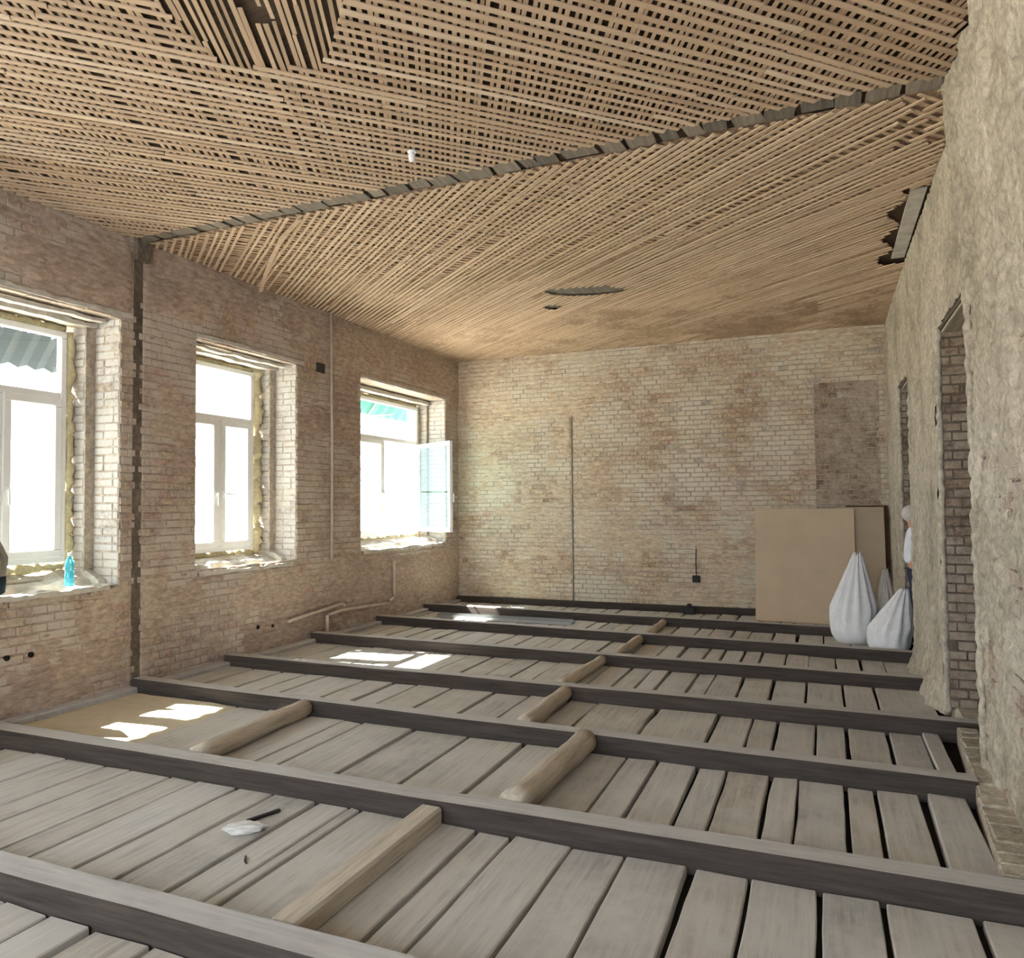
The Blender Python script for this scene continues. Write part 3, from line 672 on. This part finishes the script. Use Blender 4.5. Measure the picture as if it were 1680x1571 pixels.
for j, (x0, x1, ya, yb, nm) in enumerate(JO):
    mb = MB(); n = 16; vs = []; c = 0.012; w0 = JW*rr.uniform(0.95, 1.08)
    for i in range(n+1):
        t = i/n; x = x0+(x1-x0)*t; y = ya+(yb-ya)*t+0.012*(float(fbm(t*5+j*9, 0.5, 3))-0.5); zt = JH+0.014*(float(fbm(t*6+j*5, 3.5, 3))-0.5); w = w0+0.02*(float(fbm(t*8+j*3, 7.5, 3))-0.5)
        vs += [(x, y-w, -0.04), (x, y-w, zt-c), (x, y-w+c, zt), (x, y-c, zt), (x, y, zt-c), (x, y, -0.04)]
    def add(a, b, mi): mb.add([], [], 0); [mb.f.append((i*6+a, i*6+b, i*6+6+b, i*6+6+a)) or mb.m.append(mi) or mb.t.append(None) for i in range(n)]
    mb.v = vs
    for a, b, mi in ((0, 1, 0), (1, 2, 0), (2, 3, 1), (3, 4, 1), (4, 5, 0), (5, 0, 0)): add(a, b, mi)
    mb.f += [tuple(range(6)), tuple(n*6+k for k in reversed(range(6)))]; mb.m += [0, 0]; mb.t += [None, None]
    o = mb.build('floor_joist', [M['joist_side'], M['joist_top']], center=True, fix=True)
    tag(o, 'dark timber floor joist with dusty top, %s counted from the brick end wall' % nm, 'joist', 'floor joists')
mb = MB(); mb.box(XL+0.02, XR-0.02, YB-0.13, YB-0.03, -0.04, 0.10, 0, 0.01)
tag(mb.build('wall_plate', M['joist_side'], center=True), 'dark timber plate lying along the foot of the brick end wall', 'timber')
mb = MB(); mb.box(XL+0.005, XL+0.13, 1.2, YB-0.15, -0.04, 0.045, 0, 0.015)
tag(mb.build('baseboard_left', M['joist_top'], center=True), kind='structure')

GAPS = {6: [-5.85, -5.55, -5.22, -4.9, -4.52, -4.28, -3.93, -3.71, -3.39, -3.11, -2.79, -2.57, -2.49, -2.02, -1.75, -1.55, -1.22, -0.94, -0.62, -0.35, -0.05, 0.21, 0.56],
        5: [-5.5, -5.1, -4.77, -4.42, -4.0, -3.64, -3.45, -2.97, -2.5, -2.04, -1.62, -1.28, -1.06, -0.80, -0.61, -0.35, -0.18, 0.09, 0.25, 0.50],
        4: [-5.7, -5.3, -5.0, -4.74, -4.28, -3.94, -3.67, -3.3, -2.86, -2.5, -2.13, -1.86, -1.34, -0.83, -0.56, -0.37, -0.09, 0.12, 0.41, 0.64]}
def plank(x0, x1, xa, xb, yf, yb_, seed, lift=0.0):
    """one board; left/right edges wander"""
    r = random.Random(seed); n = 9; mb = MB(); vs = []; pt = r.uniform(-0.006, 0.004)+lift; tilt = r.uniform(-0.004, 0.004); s1 = r.uniform(0, 90)
    k = r.choice((0.3, 0.6, 1.0, 1.6))
    for i in range(n):
        t = i/(n-1); y = yf+(yb_-yf)*t
        a = x0+(xa-x0)*t+0.016*k*(float(fbm(t*3+s1, 1.5, 3))-0.5); b = x1+(xb-x1)*t+0.016*k*(float(fbm(t*3+s1+40, 4.5, 3))-0.5)
        b = max(b, a+0.03); z = pt+0.004*(float(fbm(t*2+s1, 8.5, 2))-0.5)
        vs += [(a, y, -0.043), (a, y, z-0.006+tilt), (a+0.006, y, z+tilt), (b-0.006, y, z-tilt), (b, y, z-0.006-tilt), (b, y, -0.043)]
    mb.v = vs
    for i in range(n-1):
        for q in range(6): mb.f.append((i*6+q, i*6+(q+1) % 6, i*6+6+(q+1) % 6, i*6+6+q))
    mb.f += [tuple(range(6)), tuple((n-1)*6+q for q in reversed(range(6)))]; mb.m = [0]*len(mb.f); mb.t = [None]*len(mb.f)
    return mb.build('plank', M['plank'], floor, center=True, fix=True)
rr = random.Random(77)
for bay in range(9):                       # bay b lies between joist b (nearer) and joist b-1 (farther)
    near = (lambda x, b=bay: jy(b, x)+0.004) if bay < 8 else (lambda x: 0.2)
    far = (lambda x, b=bay: jy(b-1, x)-JW*1.08-0.006) if bay > 0 else (lambda x: YB-0.135)
    if bay in GAPS: g = list(GAPS[bay])
    else:
        g = []; x = XL+0.25
        while x < XR-0.35: g.append(x+rr.uniform(-0.02, 0.02)); x += rr.choice((0.16, 0.2, 0.24, 0.28, 0.32) if bay > 3 else (0.2, 0.26, 0.3))
    g = [XL+0.14]+[v for v in g if v > XL+0.2]+[XR-(0.14 if bay in (4, 7, 8) else 0.06) if bay not in (5, 6) else (XR-0.16 if bay == 5 else XR-0.02)]
    for k in range(len(g)-1):
        gw = rr.choice((0.014, 0.020, 0.024, 0.034, 0.022)) if bay in (4, 5, 6, 7) else rr.choice((0.014, 0.02, 0.03))
        a, b = g[k]+gw/2, g[k+1]-gw/2
        if b-a < 0.04: continue
        xm = (a+b)/2; sk = rr.uniform(-0.008, 0.008); last = k == len(g)-2
        plank(a, b, a+sk+(0.02 if last and bay == 5 else 0), b+sk, near(xm)+rr.uniform(0, 0.012), far(xm)-rr.uniform(0, 0.015), rr.random()*1000, 0.02 if last and bay in (4, 5) else 0)

def log_bar(x, ya, yb, xb, r, z, label, square=False, mat=None):
    mb = MB(); n = 12; s = random.Random(int(x*100)).uniform(0, 50)
    if square:
        mb.box(x-r, x+r, ya, yb, 0.0, z, 0, 0.012)
    else:
        pts = [(x+(xb-x)*i/n, ya+(yb-ya)*i/n, z+0.006*math.sin(i+s)) for i in range(n+1)]
        mb.tube(pts, [r*(0.94+0.14*float(fbm(i*0.7+s, 2.5, 3))) for i in range(n+1)], 16, wob=lambda i, k: 1+0.05*(float(fbm(i*0.5+s, k*1.3, 2))-0.5))
    o = mb.build('timber_spacer' if square else 'round_log', mat or M['log'], center=True, smooth=not square, fix=True)
    return tag(o, label, 'timber' if square else 'log', 'logs between the joists')
def bay_y(b, x): return jy(b, x)+0.012, jy(b-1, x)-JW*1.1-0.012
for b, x, xb, r, z, lab, sq in ((6, -2.02, -2.02, 0.065, 0.10, 'squared timber spacer between the sixth and seventh joists from the end wall', True),
        (5, -3.93, -4.03, 0.070, 0.068, 'dusty round log nearer the window wall between the fifth and sixth joists', False),
        (5, -1.63, -1.58, 0.082, 0.078, 'thick barkless round log nearer the door wall between the fifth and sixth joists', False),
        (4, -2.14, -2.16, 0.066, 0.064, 'short round log between the fourth and fifth joists from the end wall', False),
        (3, -2.30, -2.24, 0.056, 0.055, 'thin split round log between the third and fourth joists from the end wall', False),
        (2, -2.17, -2.15, 0.055, 0.054, 'short round log between the second and third joists from the end wall', False),
        (1, -2.13, -2.13, 0.050, 0.049, 'short round log between the first and second joists from the end wall', False)):
    ya, yb = bay_y(b, x); log_bar(x, ya, yb, xb, r, z, lab, sq)
mb = MB(); mb.tube([(-2.40, 6.78, 0.03), (-2.36, 7.2, 0.03), (-2.33, 7.66, 0.03)], 0.026, 7)
tag(mb.build('split_pole', M['joist_side'], center=True), 'thin dark pole lying against the thin split log', 'pole')
# sand blown over the boards by the window wall
nu, nv = 46, 40; gx = np.linspace(-6.03, -4.72, nu); gy = np.linspace(3.84, 5.10, nv); vs = []
for x in gx:
    for y in gy:
        e = min((x+6.03)/0.1, 1, (-4.72-x)/0.30); z = -0.012+0.024*max(0, e)**0.7*(0.7+0.6*float(fbm(x*3, y*3, 3)))
        vs.append((x, y, z))
mb = MB(); mb.add(vs, [(i*nv+j, (i+1)*nv+j, (i+1)*nv+j+1, i*nv+j+1) for i in range(nu-1) for j in range(nv-1)])
tag(mb.build('sand_layer', M['sand'], smooth=True), 'thin pale sand spread over planks below the window with the bottle', 'sand', kind='stuff')
# masonry ledge at the foot of the door wall, with loose bricks laid flat
mb = MB(); mb.box(0.0, 1, 0, 1, -0.045, 0.09, 0, 0.0)
A2 = [(0.70, 3.90), (0.93, 3.90), (0.93, 5.50), (1.0, 5.50), (1.0, 6.35), (0.87, 6.35)]
mb = MB(); mb.add([(x, y, -0.044) for x, y in A2]+[(x, y, 0.085) for x, y in A2], [(5, 4, 3, 2, 1, 0), (6, 7, 8, 9, 10, 11)]+[(k, (k+1) % 6, 6+(k+1) % 6, 6+k) for k in range(6)])
ledge = tag(mb.build('trim_2', M['mortar'], fix=True), kind='structure'); y = 3.91; rr = random.Random(4)
while y < 6.25:
    xa = 0.705+0.165*(y-3.9)/2.45; L = 0.118; xb = 0.90 if y < 5.40 else 0.985
    mb = MB(); mb.box(xa+rr.uniform(-0.012, 0.01), xb, y, y+L-0.008, 0.084, 0.098+rr.uniform(0, 0.012), 0, 0.008); mb.build('brick', M['plaster_r'], ledge, center=True); y += L
# rubble step by the pier
mb = MB(); mb.box(0.93, 1.3, 6.58, 6.90, -0.04, 0.10, 0, 0.02); tag(mb.build('stone_block', M['plaster_r'], center=True), 'grey stone block set in the doorway beside the plastered pier', 'stone')

# ------------------------------------------------------------------ pipes on the window wall
def pipe(name, pts, r, label):
    mb = MB(); mb.tube(pts, r, 10); return tag(mb.build(name, M['pipe'], center=True, smooth=True), label, 'pipe')
pipe('riser_pipe', [(XL+0.045, 8.30, 1.02), (XL+0.045, 8.31, 2.6), (XL+0.045, 8.29, CZ-0.01)], 0.017, 'thin painted riser pipe running up to the ceiling between the two windows')
X = XL+0.07
pipe('heating_pipe', [(X, 7.40, 0.33), (X, 7.47, 0.335), (X, 8.0, 0.375), (X, 8.50, 0.41), (X, 8.54, 0.40), (X, 8.54, 0.365)], 0.022, 'upper run of painted heating pipe low on the wall with bent end')
pipe('heating_pipe', [(X, 8.17, 0.05), (X, 8.17, 0.29), (X, 8.21, 0.305), (X, 8.52, 0.318), (X, 9.2, 0.29), (X, 9.70, 0.262)], 0.022, 'lower run of painted heating pipe rising from the floor')
pipe('heating_pipe', [(X, 9.72, 0.30), (X, 9.80, 0.33), (X, 9.83, 0.38), (X, 9.83, 0.9)], 0.024, 'short painted pipe standing below the window with the open casement')
mb = MB(); mb.box(XL+0.0, XL+0.012, 8.02, 8.20, 3.52, 3.65, 0, 0.003); tag(mb.build('niche_plate', M['niche'], center=True), 'small dark square plate giving the shade of a niche in the wall beside the riser pipe', 'recess')  # flat dark plate drawn for the shaded hollow of a wall niche

# ------------------------------------------------------------------ things on the window sill
e = empty('water_bottle', (-6.25, 4.63, 1.045)); tag(e, 'clear light blue plastic water bottle standing on the window sill', 'bottle')
mb = MB(); mb.lathe([(0.028, 0.0), (0.034, 0.006), (0.034, 0.05), (0.031, 0.06), (0.034, 0.07), (0.034, 0.10), (0.030, 0.115), (0.034, 0.13), (0.034, 0.17), (0.028, 0.20), (0.014, 0.225), (0.013, 0.24)], 20); o = mb.build('body', M['bottle'], e, smooth=True)
mb = MB(); mb.lathe([(0.0155, 0.236), (0.0155, 0.258), (0.012, 0.260)], 16); mb.build('cap', M['pvc'], e)
e.scale = (1.15, 1.15, 1.15)
def sack_mesh(base, r0, h, tip, seed, folds=9, flat=1.0, lean=0.0):
    """bag: full round bottom, creased cloth gathered to a tip"""
    n, m = 48, 26; vs = []; rs = np.random.RandomState(seed); ph = rs.rand(4)*6
    for j in range(m):
        t = j/(m-1)
        prof = (0.62+1.35*t)*(1 if t < 0.16 else 0) if t < 0.16 else None
        if t < 0.16: R = 0.70+0.30*math.sin(t/0.16*math.pi/2)
        elif t < 0.42: R = 1.0
        else: R = 1.0-0.84*((t-0.42)/0.58)**0.9
        for k in range(n):
            a = 2*math.pi*k/n; fo = 1+max(0, t-0.10)*0.85*(abs(math.sin(folds*0.5*a+ph[0]+1.2*t))-0.6)+0.10*max(0, t-0.1)*math.sin(2*a+ph[3])+0.06*math.sin(3*a+ph[1])*(1-t)+0.05*(float(fbm(a*2+seed, t*6, 3))-0.5)*2
            x = base[0]+(tip[0]*max(0, t-0.3)/0.7)+r0*R*fo*math.cos(a); y = base[1]+(tip[1]*max(0, t-0.3)/0.7)+r0*flat*R*fo*math.sin(a)
            z = base[2]+h*t*(1+0.02*math.sin(5*a+ph[2])) if j else base[2]
            vs.append((x, y, z))
    fs = [(j*n+k, j*n+(k+1) % n, (j+1)*n+(k+1) % n, (j+1)*n+k) for j in range(m-1) for k in range(n)]
    fs += [tuple(reversed(range(n))), tuple((m-1)*n+k for k in range(n))]
    return vs, fs
def sack(name, base, r0, h, tip, seed, mats, label, folds=9, flat=1.0, tie=True, cat='sack'):
    e = empty(name, base); tag(e, label, cat); mb = MB(); mb.add(*sack_mesh((0, 0, 0), r0, h, tip, seed, folds, flat)); mb.build('body', mats, e, smooth=True, fix=True)
    if tie:
        mb = MB(); rs = random.Random(seed)
        for k in range(7):
            a = k*0.9; mb.add([(tip[0]+0.02*math.cos(a), tip[1]+0.02*math.sin(a), h*0.96), (tip[0]+0.02*math.cos(a+0.8), tip[1]+0.02*math.sin(a+0.8), h*0.96), (tip[0]+0.07*math.cos(a+0.4)*rs.uniform(0.5, 1.2), tip[1]+0.07*math.sin(a+0.4), h*rs.uniform(1.0, 1.07))], [(0, 1, 2), (2, 1, 0)])
        mb.build('gathered_mouth', mats, e)
    return e
e = empty('cloth_bag', (-6.26, 3.94, 1.045)); tag(e, 'grey cloth bag with dark base standing on the window sill', 'bag')
mb = MB(); mb.add(*sack_mesh((0, 0, 0.1), 0.12, 0.5, (0, -0.03), 5, 6, 0.9)); mb.build('body', M['cloth'], e, smooth=True, fix=True)
mb = MB(); mb.lathe([(0.085, 0), (0.11, 0.015), (0.118, 0.10), (0.115, 0.15)], 28); mb.build('base_panel', M['cloth_dark'], e, smooth=True)

# ------------------------------------------------------------------ boards, sacks, steel profiles
def leaning(name, x0, x1, h, yfoot, ytop, th, mats, label):
    mb = MB(); a = math.atan2(ytop-yfoot, h); mb.box(x0, x1, 0, th, 0, h/math.cos(a), 0, 0.003)
    o = mb.build(name, mats, loc=(0, yfoot, 0.006)); o.rotation_euler = (-a, 0, 0); return tag(o, label, 'board', 'boards against the end wall')
leaning('fibreboard_sheet', -0.955, 0.405, 1.64, 11.52, 11.86, 0.012, M['mdf'], 'large tan fibreboard sheet leaning on the brick end wall')
leaning('fibreboard_sheet', 0.15, 0.80, 1.66, 11.62, 11.93, 0.012, M['mdf2'], 'narrower greyish fibreboard sheet leaning behind the large tan one')
leaning('dark_board', 0.30, 0.855, 1.68, 11.70, 11.97, 0.012, M['mdf_back'], 'dark brown board edge showing behind the greyish fibreboard sheet')
sack('rubble_sack', (0.31, 10.20, 0.0), 0.25, 1.10, (0.07, 0.0), 3, M['sack'], 'tall white woven sack with peaked top standing by the fibreboard sheets', 12)
sack('rubble_sack', (0.665, 9.60, 0.0), 0.225, 0.74, (0.17, 0.0), 8, M['sack'], 'squat white woven sack leaning against the plastered pier', 11)
sack('rubble_sack', (0.69, 10.33, 0.0), 0.135, 0.90, (0.0, 0.0), 12, M['sack2'], 'greyish sack standing behind the two white sacks', 9)
for k, (xa, xb, y) in enumerate(((-5.62, -3.42, 10.42), (-5.60, -3.38, 10.33), (-5.50, -3.36, 10.20))):
    e = empty('steel_profile', ((xa+xb)/2, y, 0.006)); tag(e, ('galvanised steel stud lying between joists, farthest of three in the sun', 'galvanised steel stud lying between joists, middle one of three in the sun', 'galvanised steel stud lying between joists, nearest the second joist')[k], 'steel stud', 'steel studs on the floor')
    L = (xb-xa)/2; mb = MB(); mb.box(-L, L, -0.03, 0.03, 0, 0.003); mb.build('web', M['steel'], e)
    for s in (-1, 1): mb = MB(); mb.box(-L, L, *sorted((s*0.03, s*0.027)), 0.003, 0.045); mb.box(-L, L, *sorted((s*0.027, s*0.019)), 0.042, 0.045); mb.build('flange', M['steel'], e)
mb = MB(); mb.box(-0.09, 0.09, -0.05, 0.05, 0, 0.11, 0, 0.01); mb.box(-0.03, 0.03, -0.052, 0.048, 0.10, 0.16, 0, 0.008)
tag(mb.build('floor_box', M['black'], loc=(-1.98, 11.90, -0.0)), 'black block standing on the boards at the foot of the end wall', 'block')

# ------------------------------------------------------------------ litter on the near boards
mb = MB(); mb.box(-0.10, 0.10, -0.012, 0.012, 0, 0.016, 0, 0.004); o = mb.build('broken_slat', M['black'], loc=(-2.935, 3.36, 0.006)); o.rotation_euler = (0, 0, math.radians(70)); tag(o, 'short dark broken stick lying on the near planks', 'stick')
bm = bmesh.new(); bmesh.ops.create_icosphere(bm, subdivisions=3, radius=0.06)
for v in bm.verts:
    f = 0.75+0.7*float(fbm(v.co.x*40+5, v.co.y*40+v.co.z*25, 3)); v.co = Vector((v.co.x*1.7*f, v.co.y*0.9*f, v.co.z*0.42*f+0.02))
mb = MB(); bm.verts.index_update(); mb.add([v.co for v in bm.verts], [[v.index for v in f.verts] for f in bm.faces]); bm.free()
o = mb.build('crumpled_wrapper', M['paper'], loc=(-2.90, 3.17, 0.005)); o.rotation_euler = (0, 0, math.radians(35)); tag(o, 'crumpled pale wrapper lying on the near planks beside the stick', 'wrapper')
mb = MB(); mb.tube([(-2.69, 2.95, 0.008), (-2.66, 2.91, 0.007), (-2.635, 2.895, 0.008)], 0.005, 6); tag(mb.build('bent_nail', M['black'], center=True), 'small bent nail lying on a near plank', 'nail')

# ------------------------------------------------------------------ person in the far doorway, seen from the side, walking out
def skin_body(name, joints, edges, mat, parent, root, sub=2):
    me = bpy.data.meshes.new(name); keys = list(joints); me.from_pydata([joints[k][0] for k in keys], [(keys.index(a), keys.index(b)) for a, b in edges], [])
    o = bpy.data.objects.new(name, me); link(o, parent); s = o.modifiers.new('skin', 'SKIN'); s.use_smooth_shade = True
    for k, d in zip(keys, me.skin_vertices[0].data): d.radius = joints[k][1]; d.use_root = (k == root)
    m = o.modifiers.new('sub', 'SUBSURF'); m.levels = sub; m.render_levels = sub; me.materials.append(mat); return o
p = empty('person', (1.02, 9.98, 0.0)); tag(p, 'person in white shirt and dark blue trousers standing in the far doorway', 'person')
J = {'pelvis': ((0, 0, 0.96), (0.15, 0.12)), 'waist': ((0, 0, 1.10), (0.14, 0.11)), 'chest': ((-0.01, 0, 1.32), (0.17, 0.13)), 'neck': ((-0.03, 0, 1.47), (0.06, 0.06)),
     'head': ((-0.05, 0, 1.56), (0.075, 0.085)), 'crown': ((-0.055, 0, 1.66), (0.06, 0.07))}
E = [('pelvis', 'waist'), ('waist', 'chest'), ('chest', 'neck'), ('neck', 'head'), ('head', 'crown')]
for s, n in ((-1, 'r'), (1, 'l')):
    J.update({'sh'+n: ((0, s*0.17, 1.40), (0.055, 0.055)), 'el'+n: ((0.0, s*0.23, 1.12), (0.042, 0.042)), 'wr'+n: ((0.08, s*0.22, 0.90), (0.03, 0.03)), 'ha'+n: ((0.11, s*0.21, 0.82), (0.032, 0.018)),
              'hip'+n: ((0.0, s*0.09, 0.90), (0.09, 0.09)), 'kn'+n: ((0.04*s, s*0.10, 0.50), (0.06, 0.06)), 'an'+n: ((0.06*s-0.02, s*0.10, 0.09), (0.042, 0.042)), 'toe'+n: ((0.06*s+0.14, s*0.11, 0.035), (0.035, 0.03))})
    E += [('chest', 'sh'+n), ('sh'+n, 'el'+n), ('el'+n, 'wr'+n), ('wr'+n, 'ha'+n), ('pelvis', 'hip'+n), ('hip'+n, 'kn'+n), ('kn'+n, 'an'+n), ('an'+n, 'toe'+n)]
    for f in range(4):
        J['f%d%s' % (f, n)] = ((0.125+0.012*f, s*(0.205-0.012*(f-1.5)), 0.775-0.006*f), (0.009, 0.009)); J['g%d%s' % (f, n)] = ((0.115+0.012*f, s*(0.20-0.012*(f-1.5)), 0.735), (0.008, 0.008))
        E += [('ha'+n, 'f%d%s' % (f, n)), ('f%d%s' % (f, n), 'g%d%s' % (f, n))]
    J['th'+n] = ((0.10, s*0.175, 0.80), (0.011, 0.011)); E.append(('ha'+n, 'th'+n))
skin_body('body', J, E, M['skin'], p, 'pelvis', 1)
JS = {'hem': ((0, 0, 0.98), (0.175, 0.155)), 'waist': ((0, 0, 1.10), (0.168, 0.145)), 'chest': ((-0.01, 0, 1.31), (0.195, 0.155)), 'col': ((-0.025, 0, 1.42), (0.10, 0.09))}
ES = [('hem', 'waist'), ('waist', 'chest'), ('chest', 'col')]
for s, n in ((-1, 'r'), (1, 'l')):
    JS.update({'sh'+n: ((0, s*0.17, 1.39), (0.078, 0.078)), 'sl'+n: ((0, s*0.21, 1.22), (0.066, 0.066))}); ES += [('chest', 'sh'+n), ('sh'+n, 'sl'+n)]
skin_body('shirt', JS, ES, M['shirt'], p, 'hem', 2)
JT2 = {'belt': ((0, 0, 1.0), (0.165, 0.14)), 'seat': ((0, 0, 0.92), (0.165, 0.14))}; ET = [('belt', 'seat')]
for s, n in ((-1, 'r'), (1, 'l')):
    JT2.update({'hp'+n: ((0, s*0.09, 0.84), (0.108, 0.108)), 'kn'+n: ((0.04*s, s*0.10, 0.50), (0.082, 0.082)), 'cf'+n: ((0.06*s-0.02, s*0.10, 0.07), (0.068, 0.068))}); ET += [('seat', 'hp'+n), ('hp'+n, 'kn'+n), ('kn'+n, 'cf'+n)]
skin_body('trousers', JT2, ET, M['trousers'], p, 'belt', 2)
bm = bmesh.new(); bmesh.ops.create_uvsphere(bm, u_segments=20, v_segments=14, radius=1.0)
for v in bm.verts: v.co = Vector((-0.065+v.co.x*0.098, v.co.y*0.082, 1.60+v.co.z*0.105-(0.02 if v.co.x > 0.3 and v.co.z < 0.2 else 0)))
bmesh.ops.delete(bm, geom=[v for v in bm.verts if v.co.x > -0.02 and v.co.z < 1.63], context='VERTS')
bm.verts.index_update(); mb = MB(); mb.add([v.co for v in bm.verts], [[v.index for v in f.verts] for f in bm.faces]); bm.free(); mb.build('hair', M['hair'], p, smooth=True)
mb = MB(); mb.box(0.035, 0.055, -0.012, 0.012, 1.545, 1.585, 0, 0.006); mb.build('nose', M['skin'], p)
for s in (-1, 1):
    mb = MB(); mb.lathe([(0.003, -0.006), (0.011, -0.003), (0.011, 0.003), (0.003, 0.006)], 10, (0.022, s*0.035, 1.585)); mb.build('eye', M['shoe'], p)
    mb = MB(); mb.box(-0.065, -0.035, s*0.080-0.008, s*0.080+0.008, 1.545, 1.60, 0, 0.006); mb.build('ear', M['skin'], p)
    mb = MB(); mb.box(0.06*s-0.10, 0.06*s+0.18, s*0.105-0.048, s*0.105+0.048, 0.0, 0.085, 0, 0.025); mb.build('shoe', M['shoe'], p)
